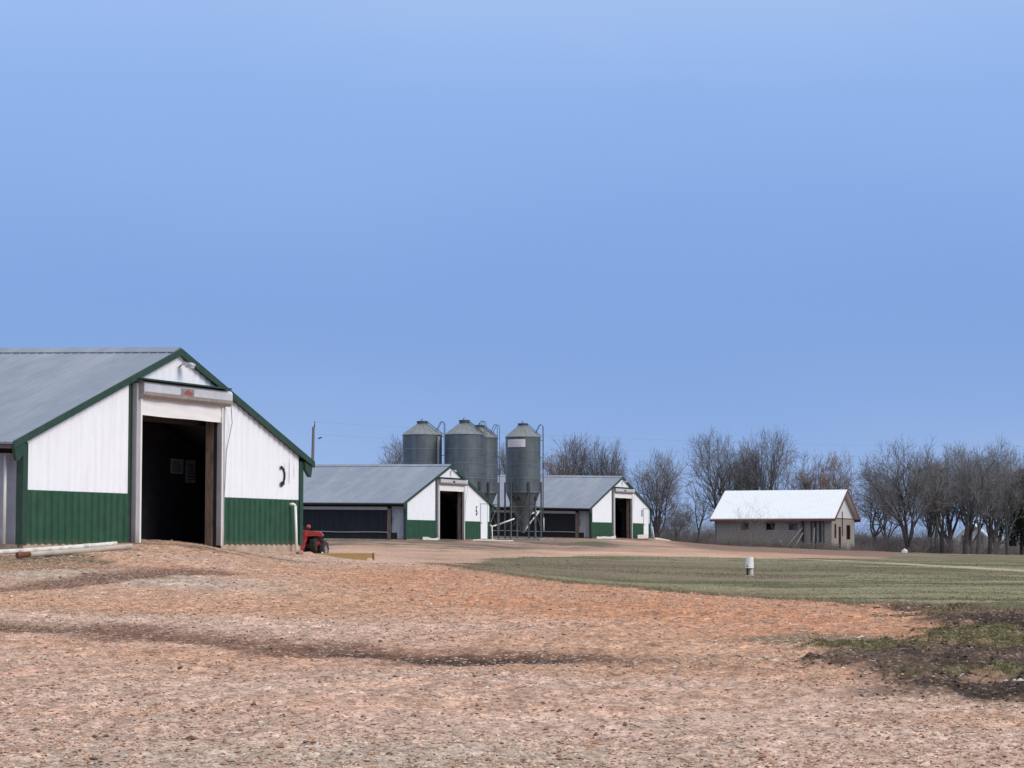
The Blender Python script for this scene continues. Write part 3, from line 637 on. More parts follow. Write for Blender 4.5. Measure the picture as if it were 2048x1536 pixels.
    if i == 0:
        for st_ in ([(5.20, 1.95, .010), (5.205, 2.18, .003)], [(5.43, 1.62, .004), (5.435, 1.8, .013), (5.44, 2.06, .011), (5.44, 2.30, .003)], [(5.69, 1.75, .003), (5.69, 1.95, .006), (5.69, 2.1, .003)]):
            q = mb(); stroke(q, st_, 0, -0.0545); q.build('stain_streak', M['endplate'], root)
    if man_door:
        b = mb(); b.box(md0, md1, -0.060, -0.012, 0.05, mdt); d_ = b.build('door', M['white'], root)
        b = mb(); b.box(md0-0.05, md0-0.002, -0.075, -0.012, 0.0, mdt+0.05); b.box(md1+0.002, md1+0.05, -0.075, -0.012, 0.0, mdt+0.05); b.box(md0-0.0015, md1+0.0015, -0.075, -0.012, mdt+0.002, mdt+0.05); b.build('door_frame', M['jamb'], root)
        b = mb(); b.tube((md0+0.08, -0.06, 1.1), (md0+0.08, -0.12, 1.1), 0.03); b.build('handle', M['black'], d_)
        b = mb(); b.box(md0-0.15, md1+0.1, -0.55, -0.08, -0.35, -0.0); b.build('door_step', M['concrete'], root)
    # yard light on a short arm
    b = mb(); b.path([(0.06, -0.03, 4.36), (0.06, -0.09, 4.42), (0.06, -0.17, 4.44)], 0.018, 8); b.build('lamp_arm', M['leg'], root)
    b = mb(); b.prism([(-0.14, 4.42), (-0.44, 4.395), (-0.45, 4.44), (-0.36, 4.48), (-0.20, 4.485), (-0.14, 4.46)], 'x', -0.02, 0.16); lh = b.build('lamp_head', M['housing'], root)
    b = mb(); b.prism([(-0.24, 4.405), (-0.43, 4.39), (-0.42, 4.345), (-0.26, 4.35)], 'x', 0.0, 0.14); b.build('lens', M['glass'], lh)
    # downpipe on the right
    pu = 5.53 if i == 0 else (6.05 if i == 1 else 6.22)
    pw = 1.07 if i == 0 else 0.95
    b = mb(); b.path([(pu-0.03, -0.03, pw), (pu-0.03, -0.16, pw+0.01), (pu, -0.20, pw-0.03), (pu+0.10, -0.20, -0.5)] if i < 2 else [(pu-0.06, -0.2, pw), (pu+0.22, -0.3, -0.4)], 0.037, 10); b.build('vent_pipe', M['pvc'], root, True)
    return root, T

def stroke(mb_, pts, w0, y=-0.045):
    """flat brush stroke in the wall plane, pts (u,w,halfwidth)"""
    for (a, b, r0), (c, d, r1) in zip(pts, pts[1:]):
        du, dw = c-a, d-b; L = math.hypot(du, dw) or 1; nx, ny = -dw/L, du/L
        poly = [(a+nx*r0, b+ny*r0), (a-nx*r0, b-ny*r0), (c-nx*r1, d-ny*r1), (c+nx*r1, d+ny*r1)]
        mb_.prism(poly, 'y', y-0.004, y)
def disc(mb_, u, w_, ru, rw, y=-0.047, n=12):
    mb_.prism([(u+ru*math.cos(2*math.pi*k/n), w_+rw*math.sin(2*math.pi*k/n)) for k in range(n)][::-1], 'y', y-0.004, y)
def num1(q):
    stroke(q, [(5.04, 2.06, .03), (5.12, 2.03, .04), (5.20, 1.94, .045), (5.225, 1.83, .05), (5.20, 1.72, .045), (5.14, 1.63, .045)], 0)
    disc(q, 5.03, 2.04, .05, .055); disc(q, 5.06, 1.60, .075, .075, -0.049); disc(q, 5.14, 1.63, .07, .06, -0.0515)
def num2(q):
    disc(q, 4.0, 2.14, .07, .075)
    stroke(q, [(3.97, 2.02, .035), (3.93, 1.93, .04), (4.02, 1.87, .045), (4.09, 1.79, .045), (4.06, 1.70, .045)], 0); disc(q, 3.98, 1.67, .08, .07, -0.0505)
def num3(q):
    pts = [(4.29+0.10*math.cos(t), 2.02+0.25*math.sin(t), .03) for t in [k*math.pi/8 for k in range(17)]]
    stroke(q, pts, 0)
barn(0, 'large near white and green metal barn with open roll-up door, at the left edge', num1, False, 'metal', 34, True)
barn(1, 'middle white and green barn in front of the feed bins, black side curtain', num2, True, 'curtain', 36, False)
barn(2, 'farthest white and green barn, right of the feed bins, white side door', num3, True, 'curtain', 36, False)

# notices pinned to the partition inside the near barn
def in_barn(i, u, v, w_): o = BARN[i]['o']; return o+U*u+V*v+np.array([0, 0, w_+BARN[i]['g']*v])
def px_on_v(i, px, py, v):
    d = at(px, py, 1.0)-at(px, py, 0.0); o = BARN[i]['o']+V*v; c = np.array([0, 0, EYE]); t = ((o-c) @ V)/(d @ V); p = c+t*d-BARN[i]['o']; return float(p @ U), float(p[2]-BARN[i]['g']*v)
for lab, (x0, y0, x1, y1) in (('square grey paper notice, the left one inside the near barn doorway', (343, 917, 367, 948)), ('tall narrow dim notice, right of the square one inside the near barn', (373, 920, 391, 966))):
    u0, w1 = px_on_v(0, x0, y0, 2.36); u1, w0 = px_on_v(0, x1, y1, 2.36)
    r = empty('notice', in_barn(0, (u0+u1)/2, 2.385, w0), ANG, lab, 'notice')
    hw = (u1-u0)/2; hh = w1-w0
    b = MB(); b.box(-hw, hw, -0.02, 0.0, 0, hh); b.build('paper', M['paper'] if 'square' in lab else M['louvre'], r)
    b = MB()
    for k in range(6): b.box(-hw*0.8, hw*(0.8-0.3*rnd.random()), -0.024, -0.021, hh*(0.12+0.13*k), hh*(0.16+0.13*k))
    b.build('print', M['black'], r)

# poles lying by the near barn
def lying(name, p0, p1, r, m_, label, cat, dark_end=False):
    c = (np.array(p0)+np.array(p1))/2; e = empty(name, c-np.array([0, 0, r]), 0, label, cat)
    a = np.array(p0)-c+np.array([0, 0, r]); b_ = np.array(p1)-c+np.array([0, 0, r])
    n = 9; q = MB(); pts = [a+(b_-a)*k/n+np.array([0, 0, -0.015*math.sin(math.pi*k/n)]) for k in range(n+1)]
    for s_, t_ in zip(pts, pts[1:]): q.tube(tuple(s_), tuple(t_), r, r, 14)
    q.build('shaft', m_, e)
    if dark_end:
        d = (b_-a)/np.linalg.norm(b_-a); q = MB(); q.tube(tuple(a-d*0.01), tuple(a+d*0.32), r*1.12, r*1.06, 12); q.build('rusty_collar', M['rust'], e)
    return e
def on_ground(px, Y, dz=0): X = (px-CX)/F_PX*Y*1.0026; return np.array([X, Y, ground_z(X, Y)+dz])
M['palepipe'] = mat('pale_standpipe', (0.58, 0.55, 0.50), 0.7, var=0.15, scale=9, spec=0.2)
M['whitepole'] = mat('chipped_white_paint', (0.70, 0.68, 0.64), 0.6, var=0.08, scale=3, streak=((0.16, 0.12, 0.09), 0.9, (5, 5, 5)))
lying('fallen_pipe', at(-40, 1106.5, 49.0), at(233, 1087.5, 51.6), 0.055, M['whitepole'], 'long chipped white pipe lying against the near barn foundation', 'pipe')
lying('fallen_pole', at(35, 1110.5, 48.6), at(262, 1092.5, 51.0), 0.058, M['beige'], 'beige pole with a rusty end lying in front of the white pipe', 'pole', True)

def rock(name, c, r, m_, label, cat='rock', seed=0, sq=0.7):
    rr = random.Random(seed); vs = []; fs = []; n = 8; k_ = 5
    for a in range(k_+1):
        for b_ in range(n):
            th = math.pi*a/k_; ph = 2*math.pi*b_/n; q = 1+0.35*(rr.random()-0.5)
            vs.append((r*q*math.sin(th)*math.cos(ph), r*q*math.sin(th)*math.sin(ph), r*q*sq*math.cos(th)+r*sq*0.75))
    for a in range(k_):
        for b_ in range(n): fs.append((a*n+b_, (a+1)*n+b_, (a+1)*n+(b_+1) % n, a*n+(b_+1) % n))
    o = mesh_obj(name, vs, fs, m_, loc=tuple(map(float, c))); return tag(o, label, cat)
p = in_barn(0, 5.16, -0.55, 0); rock('rock', (p[0], p[1], ground_z(p[0], p[1])-0.02), 0.10, M['fieldrock'], 'tan rock against the near barn foundation, left of the standing white pipe', seed=4)
for px, Y, r, sd_, lab in ((1265, 25.6, .055, 11, 'brown stone standing up from the gravel near the photo centre'), (835, 20.1, .05, 12, 'dark stone in the foreground gravel below the wet rut'), (1352, 24.2, .05, 13, 'small dark stone right of the brown stone in the gravel')):
    p = on_ground(px, Y); rock('stone', p+np.array([0, 0, -0.015]), r, M['fieldrock'], lab, 'stone', sd_, 0.8)

# ------------------------------------------------------------------ red tractor and yellow blade
TY = 66.5; mpx = TY/F_PX
def tp(px, py, dy=0.0): q = at(px, py, TY); return (float(q[0]), float(q[1]+dy), float(q[2]))
gzt = ground_z(*on_ground(640, TY)[:2])
o0 = np.array([*on_ground(615, TY)[:2], gzt])
tr = empty('tractor', o0, 0, 'small red tractor mostly hidden behind the right corner of the near barn', 'tractor')
def L_(px, py, dy=0.0): q = tp(px, py, dy); return (q[0]-o0[0], q[1]-o0[1], q[2]-o0[2])
def slab(poly, y0, y1): b = MB(); b.prism([(L_(a, c)[0], L_(a, c)[2]) for a, c in poly][::-1], 'y', y0, y1); return b
slab([(609, 1060), (616, 1061), (640, 1063.5), (645, 1067.5), (647, 1071), (641, 1073), (628, 1072), (617, 1072.5), (611, 1073)], -0.22, 0.24).build('fender', M['red'], tr)
slab([(610.5, 1060.5), (616.5, 1073), (607.5, 1104), (601, 1106), (602, 1085), (606, 1066)], -0.18, 0.20).build('cowl_panel', M['red'], tr)
slab([(619, 1064.5), (628, 1065.5), (628, 1068.5), (620, 1068)], -0.235, -0.222).build('fender_badge', M['rust'], tr)
slab([(560, 1056), (602, 1058), (602, 1092), (560, 1092)], -0.25, 0.25).build('hood', M['red'], tr)
b = MB(); q = L_(617, 1053.5); b.lathe([(0.02, -0.06), (0.055, -0.04), (0.068, 0.0), (0.055, 0.045), (0.02, 0.06)], 14, q); b.build('lamp', M['redfaded'], tr, True)
b = MB(); b.tube(L_(615.5, 1062), L_(616.5, 1057), 0.014); b.path([L_(606, 1054), L_(612, 1060)], 0.012, 6); b.build('lamp_stalk', M['black'], tr)
def wheel(px, py, r, wdt, yaw, hubm, name='wheel'):
    c = L_(px, py); e = MB(); n = 28
    ring = [(r*0.55, -wdt/2*0.9), (r*0.88, -wdt/2), (r*0.97, -wdt/2*0.8), (r, -wdt*0.2), (r, wdt*0.2), (r*0.97, wdt/2*0.8), (r*0.88, wdt/2), (r*0.55, wdt/2*0.9)]
    cy_, sy_ = math.cos(yaw), math.sin(yaw)
    def W(x, y_, z): return (c[0]+x*cy_-y_*sy_, c[1]+x*sy_+y_*cy_, c[2]+z)
    m1 = MB(W)
    vs = [(rr*math.cos(2*math.pi*k/n), yy, rr*math.sin(2*math.pi*k/n)) for rr, yy in ring for k in range(n)]
    fs = [(a*n+k, (a+1)*n+k, (a+1)*n+(k+1) % n, a*n+(k+1) % n) for a in range(len(ring)-1) for k in range(n)]
    m1.add(vs, fs)
    for k in range(18):       # lugs
        t = 2*math.pi*k/18; s_ = 1 if k % 2 else -1
        a0 = (math.cos(t), math.sin(t)); a1 = (math.cos(t+0.16), math.sin(t+0.16))
        vs = []
        for rr in (r*0.99, r*1.06):
            vs += [(rr*a0[0], s_*wdt*0.48, rr*a0[1]), (rr*a1[0], s_*wdt*0.48, rr*a1[1]), (rr*math.cos(t+0.3), -s_*wdt*0.02, rr*math.sin(t+0.3)), (rr*math.cos(t+0.12), -s_*wdt*0.02, rr*math.sin(t+0.12))]
        m1.add(vs, [(0,1,2,3),(7,6,5,4),(0,4,5,1),(1,5,6,2),(2,6,7,3),(3,7,4,0)])
    ty = m1.build('wheel', M['rubber'], tr)
    m2 = MB(W); vs = [(rr*math.cos(2*math.pi*k/16), yy, rr*math.sin(2*math.pi*k/16)) for rr, yy in ((r*0.56, -wdt*0.42), (r*0.5, -wdt*0.25), (r*0.2, -wdt*0.2), (r*0.15, -wdt*0.4), (0.001, -wdt*0.4)) for k in range(16)]
    m2.add(vs, [(a*16+k, (a+1)*16+k, (a+1)*16+(k+1) % 16, a*16+(k+1) % 16) for a in range(4) for k in range(16)]); m2.build('rim', hubm, ty)
wheel(634, 1089.5, 0.255, 0.22, R(58), M['red'])
wheel(648.5, 1098.5, 0.235, 0.13, R(74), M['endplate'])
b = MB(); b.tube(L_(646, 1104, -0.30), L_(647, 1113, -0.30), 0.028, n=8); b.build('tow_pin', M['pvc'], tr)
wheel(585, 1092, 0.36, 0.22, R(0), M['red'])
slab([(606, 1073), (632, 1073), (630, 1102), (606, 1104)], 0.21, 0.55).build('dark_gap_fill', M['black'], tr)  # black slab added to fill the gap between cowl and tyre with dark
slab([(560, 1088), (640, 1088), (640, 1096), (560, 1096)], -0.05, 0.05).build('axle', M['black'], tr)

c = at(611, 1106.5, 64.6); c1 = at(747, 1106.5, 64.6); gb = ground_z((c[0]+c1[0])/2, 64.6)
bl = empty('grader_blade', (c[0], 64.6, gb), 0, 'long low faded yellow steel blade box beside the red tractor', 'blade')
Lx = c1[0]-c[0]; Hb = 0.02; hz = c[2]-gb
b = MB(); b.prism([(0, -0.05), (Lx-0.20, -0.05), (Lx-0.16, 0.045), (Lx-0.05, 0.045), (Lx, -0.01), (Lx, hz), (0, hz)], 'y', 0, 0.035); b.build('face_plate', M['yellow'], bl)
b = MB(); b.box(0, Lx, 0.036, 0.30, hz-0.05, hz-0.004); b.build('top_plate', M['yellow'], bl)
b = MB(); b.box(Lx-0.03, Lx+0.02, 0.0, 0.38, -0.03, hz+0.012); b.build('side_plate', M['yellow'], bl)
b = MB(); b.box(-0.02, 0.03, 0.0, 0.38, -0.03, hz+0.012); b.build('side_plate', M['yellow'], bl)

# ------------------------------------------------------------------ feed bins
def feed_bin(px, Y, Rr, y_cap, y_collar, y_eave, y_cylbot, y_tip, label, ladder_side, leg_rot, sign=False, lean=0):
    X = (px-CX)/F_PX*Y*1.003
    gz_ = ground_z(X, Y); zz = lambda py: float(at(px, py, Y)[2])-gz_
    e = empty('feed_bin', (X, Y, gz_), 0, label, 'feed bin', 'galvanised feed bins between the far barns')
    zE, zB, zT, zC, zK = zz(y_eave), zz(y_cylbot), zz(y_tip), zz(y_collar), zz(y_cap)
    n = 64; prof = []; pitch = 0.105; k = 0; z = zB
    while z < zE-0.02: prof += [(Rr-0.010, z), (Rr+0.012, z+pitch/2)]; z += pitch
    prof.append((Rr-0.01, zE))
    b = MB(); b.lathe(prof, n, cap=False); b.build('cylinder', M['galv'], e, True)
    for j in range(1, 4):
        zr = zB+(zE-zB)*j/4; b = MB(); b.lathe([(Rr+0.010, zr-0.02), (Rr+0.024, zr-0.018), (Rr+0.024, zr+0.018), (Rr+0.010, zr+0.02)], n, cap=False); b.build('seam_band', M['galvroof'], e)
    rc = Rr*0.27
    b = MB(); b.lathe([(Rr+0.05, zE-0.03), (Rr+0.05, zE), (rc, zC), (rc, zC+0.02)], 48)
    for j in range(16):
        t = 2*math.pi*(j+.5)/16; b.tube(((Rr+0.04)*math.cos(t), (Rr+0.04)*math.sin(t), zE+0.01), (rc*math.cos(t), rc*math.sin(t), zC+0.01), 0.018, n=4)
    b.build('roof', M['galvroof'], e)
    b = MB(); b.lathe([(rc, zC), (rc, zK-0.10), (rc+0.03, zK-0.09), (rc+0.035, zK), (rc*0.7, zK+0.03), (0.03, zK+0.05)], 28); cp = b.build('cap', M['galvdark'], e)
    b = MB(); b.tube((-0.05, 0, zK+0.04), (-0.05, 0, zK+0.14), 0.03); b.tube((-0.05, 0, zK+0.14), (0.02, 0, zK+0.20), 0.02); b.build('latch', M['galvdark'], cp)
    rt = 0.16
    b = MB(); b.lathe([(Rr-0.02, zB), (Rr-0.05, zB-0.04), (rt, zT+0.10), (rt, zT)], n); b.build('hopper', M['galv'], e, False)
    b = MB(); b.lathe([(Rr, zB-0.05), (Rr+0.03, zB-0.045), (Rr+0.03, zB+0.045), (Rr, zB+0.05)], n, cap=False); b.build('hopper_ring', M['leg'], e)
    # six channel legs
    legs = []
    for j in range(6):
        t = leg_rot+2*math.pi*j/6; c_, s_ = math.cos(t), math.sin(t)
        def W(x, y_, z, c_=c_, s_=s_): return (x*c_-y_*s_, x*s_+y_*c_, z)
        b = MB(W); b.box(Rr+0.02, Rr+0.13, -0.055, -0.040, -0.1, zB+0.75); b.box(Rr+0.02, Rr+0.13, 0.040, 0.055, -0.1, zB+0.75); b.box(Rr+0.018, Rr+0.033, -0.0395, 0.0395, -0.1, zB+0.75)
        b.box(Rr-0.03, Rr+0.22, -0.12, 0.12, -0.12, 0.02); b.build('leg', M['leg'], e); legs.append(((Rr+0.03)*c_, (Rr+0.03)*s_))
    b = MB()
    for j in range(6):
        a, c_ = legs[j], legs[(j+1) % 6]; z1, z0 = min(zB-0.1, zT+1.9), 0.9
        if j % 2: b.tube((*a, z0), (*c_, z1), 0.018, n=5); b.tube((*a, z1), (*c_, z0), 0.018, n=5)
        b.tube((*a, z1+0.02), (*c_, z1+0.02), 0.022, n=5)
    b.build('brace', M['leg'], e)
    # ladder with hoops
    t = ladder_side; c_, s_ = math.cos(t), math.sin(t)
    def W(x, y_, z): return (x*c_-y_*s_, x*s_+y_*c_, z)
    b = MB(W)
    r_ = Rr+0.20
    for sy in (-0.2, 0.2): b.tube((r_, sy, 0.6), (r_, sy, zE+0.75), 0.022, n=6)
    zz_ = 0.8
    while zz_ < zE+0.05: b.tube((r_, -0.2, zz_), (r_, 0.2, zz_), 0.014, n=5); zz_ += 0.33
    for sy in (-0.2, 0.2):      # hooped hand rails coming over the eave, then running up the roof
        b.path([(r_, sy, zE+0.7), (r_-0.04, sy, zE+0.86), (r_-0.15, sy, zE+0.93), (r_-0.27, sy, zE+0.88), (r_-0.36, sy, zE+0.70), (r_-0.55, sy, zE+0.30)], 0.022, 6)
    z_ = zB
    while z_ < zE: b.tube((Rr, 0.2, z_), (r_, 0.2, z_), 0.014, n=5); b.tube((Rr, -0.2, z_), (r_, -0.2, z_), 0.014, n=5); z_ += 1.3
    b.build('ladder', M['galvdark'], e)
    b = MB(W); sl = (zC-zE)/(Rr-rc)
    for sy in (-0.18, 0.18): b.tube((r_-0.1, sy, zE+0.06), (rc+0.02, sy, zC+0.14), 0.024, n=6)
    for j in range(6):
        f = (j+.5)/6; xx = Rr+(rc-Rr)*f; b.tube((xx, -0.18, zE+sl*(Rr-xx)+0.12), (xx, 0.18, zE+sl*(Rr-xx)+0.12), 0.014, n=5)
    b.build('roof_ladder', M['galvdark'], e)
    return e, X, Y, gz_, zz, Rr, zB, zT, zE
rd = lambda k: R(k)
A1 = feed_bin(845, 160, 1.385, 842.5, 848.5, 870, 985, 1060, 'leftmost wide feed bin, behind the ridge of the middle barn', rd(-8), rd(10))
b = MB(); zE_ = A1[8]; rr = A1[5]
b.tube(((rr+0.09)*math.cos(R(-38)), (rr+0.09)*math.sin(R(-38)), 0.8), ((rr+0.09)*math.cos(R(-38)), (rr+0.09)*math.sin(R(-38)), zE_-0.15), 0.11, n=10); b.build('fill_pipe', M['galvroof'], A1[0], True)
A2 = feed_bin(929, 159, 1.335, 840.5, 847.5, 869.3, 985, 1060, 'tall feed bin rising behind the middle barn doorway, flat cap', rd(-18), rd(20))
A3 = feed_bin(959.5, 166, 1.30, 850.5, 855.5, 875.5, 985.5, 1062, 'feed bin half hidden behind the one above the middle barn doorway', rd(-24), rd(-1))
A4 = feed_bin(1046, 171, 1.31, 847, 852, 874.3, 984.5, 1065, 'feed bin standing clear right of the middle barn, white sign near its top', rd(-6), rd(-72))
# sign, letters and augers of the clear bin
def wrap(x, z, Rr, off): t = -math.pi/2+x/Rr; return ((Rr+off)*math.cos(t), (Rr+off)*math.sin(t), z)
e, X4, Y4, g4, zz4, R4, zB4, zT4, zE4 = A4
xs = (1016-1046)*Y4/F_PX, (1051-1046)*Y4/F_PX
ang_of = lambda px: math.asin(max(-1, min(1, (px-1046)*Y4/F_PX/(R4+0.03))))
a0, a1 = ang_of(1015.5), ang_of(1050.5); z0, z1 = zz4(895.3), zz4(880)
def patch(t0, t1, z0, z1, off, th=0.01, n=10, rad=None):
    rf = rad or (lambda z: R4); b = MB(); vs = []
    for k in range(n+1):
        t = -math.pi/2+t0+(t1-t0)*k/n
        for z in (z0, z1):
            for o_ in (off, off+th): r_ = rf(z)+o_; vs.append((r_*math.cos(t), r_*math.sin(t), z))
    fs = []
    for k in range(n):
        p = 4*k; q = p+4; fs += [(p+1, q+1, q+3, p+3), (p, p+2, q+2, q), (p+2, p+3, q+3, q+2), (p, q, q+1, p+1)]
    fs += [(0, 1, 3, 2), (4*n, 4*n+2, 4*n+3, 4*n+1)]
    b.add(vs, fs); return b
sg = patch(a0, a1, z0, z1, 0.02).build('sign', M['sign'], e)
b = MB()
for zz0, zz1, segs in ((0.60, 0.82, [(0.08, .2), (.24, .33), (.37, .5), (.54, .66), (.70, .92)]), (0.28, 0.44, [(0.12, .4), (.45, .6), (.66, .86)]), (0.12, 0.20, [(0.15, .5), (.55, .8)])):
    for s0, s1 in segs:
        q = patch(a0+(a1-a0)*s0, a0+(a1-a0)*s1, z0+(z1-z0)*zz0, z0+(z1-z0)*zz1, 0.032, 0.004, 3); b.add(q.v, q.f)
b.build('faded_print', M['signprint'], sg)
def hop_r(z): return R4-0.05-(R4-0.05-0.16)*(zB4-0.04-z)/(zB4-0.04-zT4-0.10)
def glyphs(txt, px0, py_top, py_bot, wpx, name='bin_lettering'):
    cu = bpy.data.curves.new(name, 'FONT'); cu.body = txt; cu.size = 1.0
    ob = bpy.data.objects.new(name, cu); S.collection.objects.link(ob)
    dg = bpy.context.evaluated_depsgraph_get(); dg.update(); me = ob.evaluated_get(dg).to_mesh()
    vs = np.array([v.co[:] for v in me.vertices]); fs = [tuple(p.vertices) for p in me.polygons]
    ob.evaluated_get(dg).to_mesh_clear(); bpy.data.objects.remove(ob)
    mn, mx = vs.min(0), vs.max(0); zt, zb = zz4(py_top), zz4(py_bot); out_v = []
    for v in vs:
        px = px0+(v[0]-mn[0])/(mx[0]-mn[0])*wpx; z = zb+(v[1]-mn[1])/(mx[1]-mn[1])*(zt-zb); r_ = hop_r(z)+0.02
        t = -math.pi/2+math.asin(max(-0.97, min(0.97, (px-1046)*Y4/F_PX/r_))); out_v.append((r_*math.cos(t), r_*math.sin(t), z))
    n = len(out_v); inner = [(x*0.99, y_*0.99, z) for x, y_, z in out_v]
    mesh_obj(name, out_v+inner, fs+[tuple(n+i for i in reversed(f)) for f in fs], M['black'], e)
glyphs('5A', 1023.5, 992.5, 1003, 18.5); glyphs('6', 1068.5, 991, 1002, 4.5)
def auger(pts, r, label):
    c = np.mean(np.array(pts), 0); o = MB(); o.path([tuple(np.array(p)-c) for p in pts], r, 10); q = o.build('auger_tube', M['pvc'], smooth=True, loc=tuple(map(float, c))); return tag(q, label, 'auger tube', 'white auger tubes under the feed bins')
auger([at(981, 1054, 168), at(1000, 1048, 168.5), at(1028.5, 1037.5, 169)], 0.055, 'white auger tube slanting left of the clear bin, nearest the middle barn')
auger([at(1047, 1064.5, 171), at(1060, 1046, 172), at(1079, 1022, 173)], 0.06, 'white auger tube rising right from the hopper tip of the clear bin')
auger([at(1063, 1028, 173), at(1078, 1020.5, 174.5)], 0.05, 'short white auger tube ending high, right behind the clear bin leg')
auger([at(1087, 1035, 172.5), at(1087.5, 1062, 172.5)], 0.05, 'upright white tube beside the ladder of the clear bin')
p0, p1 = at(988, 1084, 169.5), at(1077, 1084, 169.5)
b = MB(); b.bevbox(p0[0], p1[0], 169.2, 172.6, -0.35, 0.10, 0.03)
q = b.build('bin_pad', M['greyconcrete'], loc=(0, 0, float(ground_z(1.0, 170)))); tag(q, 'long dark concrete pad under the clear feed bin', 'concrete pad')
p0, p1 = at(1078, 1085, 168.5), at(1107, 1085, 168.5)
b = MB(); b.bevbox(p0[0], p1[0], 168.3, 170.5, -0.3, 0.14, 0.03)
q = b.build('concrete_slab', M['concrete'], loc=(0, 0, float(ground_z(p0[0]+.5, 169)))); tag(q, 'short pale concrete slab right of the bin pad', 'concrete slab')

# plastic and pipe litter along the barn fronts
def strip(name, pts, wd, m_, label, cat, seed=1):
    rr = random.Random(seed); vs = []; fs = []; n = len(pts); c = np.mean(np.array(pts), 0)
    for k, p_ in enumerate(pts):
        p_ = np.array(p_)-c; h = wd*(0.5+0.6*rr.random())
        vs += [tuple(p_+np.array([0, -wd*0.5, -0.03])), tuple(p_+np.array([0, -wd*0.15, h])), tuple(p_+np.array([0.02, wd*0.4, h*0.7])), tuple(p_+np.array([0, wd*0.6, -0.03]))]
    for k in range(n-1):
        for j in range(3): fs.append((4*k+j, 4*k+4+j, 4*k+5+j, 4*k+1+j))
    fs += [(0, 1, 2, 3), (4*n-1, 4*n-2, 4*n-3, 4*n-4)]
    o = mesh_obj(name, vs, fs, m_, loc=tuple(map(float, c))); return tag(o, label, cat)
def front(i, us, v, dz=0.0):
    out_ = []
    for u_ in us: q = in_barn(i, u_, v, 0); out_.append((q[0], q[1], ground_z(q[0], q[1])+dz))
    return out_
strip('plastic_strip', front(1, [-4.3, -3.6, -3.0, -2.6, -2.1], -0.25, 0.02), 0.16, M['pstrip'], 'white plastic strip along the foot of the middle barn, left of its doorway', 'plastic strip', 2)
strip('plastic_strip', front(1, [2.3, 3.2, 4.0, 4.6, 5.4, 6.2, 7.4, 8.6], -0.6, 0.0), 0.10, M['pstrip'], 'white strip on the ground under the side door of the middle barn', 'plastic strip', 3)
strip('plastic_sheet', front(2, [-6.0, -5.3, -4.6, -4.0, -3.4, -2.8, -2.2], -0.4, 0.03), 0.22, M['pstrip'], 'crumpled white sheeting along the foot of the farthest barn, left side', 'plastic sheet', 4)
strip('plastic_sheet', front(2, [2.4, 3.0, 3.6, 4.2, 4.6], -0.4, 0.08), 0.30, M['pstrip'], 'crumpled white sheeting right of the farthest barn doorway', 'plastic sheet', 5)
strip('plastic_sheet', front(2, [6.5, 7.6, 8.8, 10.0], -0.3, 0.02), 0.14, M['pstrip'], 'flat white sheeting beyond the right corner of the farthest barn', 'plastic sheet', 6)
b = MB(); a_, c_ = at(780, 1080.5, 144.6), at(794, 1077.5, 144.8); cc = (a_+c_)/2; b.tube(tuple(a_-cc), tuple(c_-cc), 0.05, n=10)
tag(b.build('pipe_offcut', M['pvc'], loc=tuple(map(float, cc))), 'short white pipe offcut lying by the left corner of the middle barn', 'pipe')
b = MB(); a_, c_ = at(1153, 1081, 172.0), at(1160, 1079, 172.0); cc = (a_+c_)/2; b.tube(tuple(a_-cc), tuple(c_-cc), 0.05, n=10)
tag(b.build('pipe_offcut', M['pvc'], loc=tuple(map(float, cc))), 'small white pipe offcut by the left corner of the farthest barn', 'pipe')

# ------------------------------------------------------------------ upturned bucket on the wellhead
p = on_ground(1496, 80)
bk = empty('well_pipe', p, 0, 'short pale standpipe with a dark side, under the upturned bucket in the grass', 'pipe')
mp_ = 80/F_PX
b = MB(); b.tube((0.06, 0, -0.1), (0.06, 0, 0.30), 0.075, n=20); b.build('pipe_body', M['palepipe'], bk, True)
b = MB(); b.box(-0.10, -0.035, -0.05, 0.05, -0.05, 0.31); b.build('dark_side_block', M['black'], bk)  # black block along one side of the pipe
b = MB(); b.lathe([(0.20, -0.03), (0.19, 0.02), (0.12, 0.03)], 20); b.build('collar', M['concrete'], bk)
bu = empty('bucket', p+np.array([0, 0, 0.27]), 0, 'white plastic bucket upturned over a standpipe in the grass field', 'bucket'); bu.rotation_euler = (0, R(2.5), 0)
b = MB(); prof = [(0.150, 0), (0.158, 0.006), (0.158, 0.02), (0.150, 0.026), (0.149, 0.07), (0.156, 0.075), (0.156, 0.085), (0.149, 0.09), (0.131, 0.375), (0.126, 0.385), (0.112, 0.385), (0.108, 0.378), (0.01, 0.378)]
b.lathe(prof, 36, cap=False); b.lathe([(0.145, 0.0), (0.125, 0.36), (0.01, 0.365)], 36, cap=False); b.build('bucket_body', M['pvc'], bu, False)
b = MB()
def on_bucket(t, z): r_ = 0.1515-0.06*z; return (r_*math.sin(t)+0, -r_*math.cos(t), z)
for t0, t1, z0, z1 in ((-0.72, -0.55, 0.06, 0.105), (-0.85, -0.40, 0.045, 0.058), (-0.70, -0.56, 0.105, 0.125)):
    vs = []
    for t in np.linspace(t0, t1, 4):
        for z in (z0, z1):
            for o_ in (0.002, 0.009): x_, y_, zz_ = on_bucket(t, z); f = (math.hypot(x_, y_)+o_)/math.hypot(x_, y_); vs.append((x_*f, y_*f, zz_))
    fs = []
    for k in range(3): p_ = 4*k; q_ = p_+4; fs += [(p_+1, q_+1, q_+3, p_+3), (p_, p_+2, q_+2, q_), (p_+2, p_+3, q_+3, q_+2), (p_, q_, q_+1, p_+1)]
    b.add(vs, fs)
b.build('printed_mark', M['black'], bu)
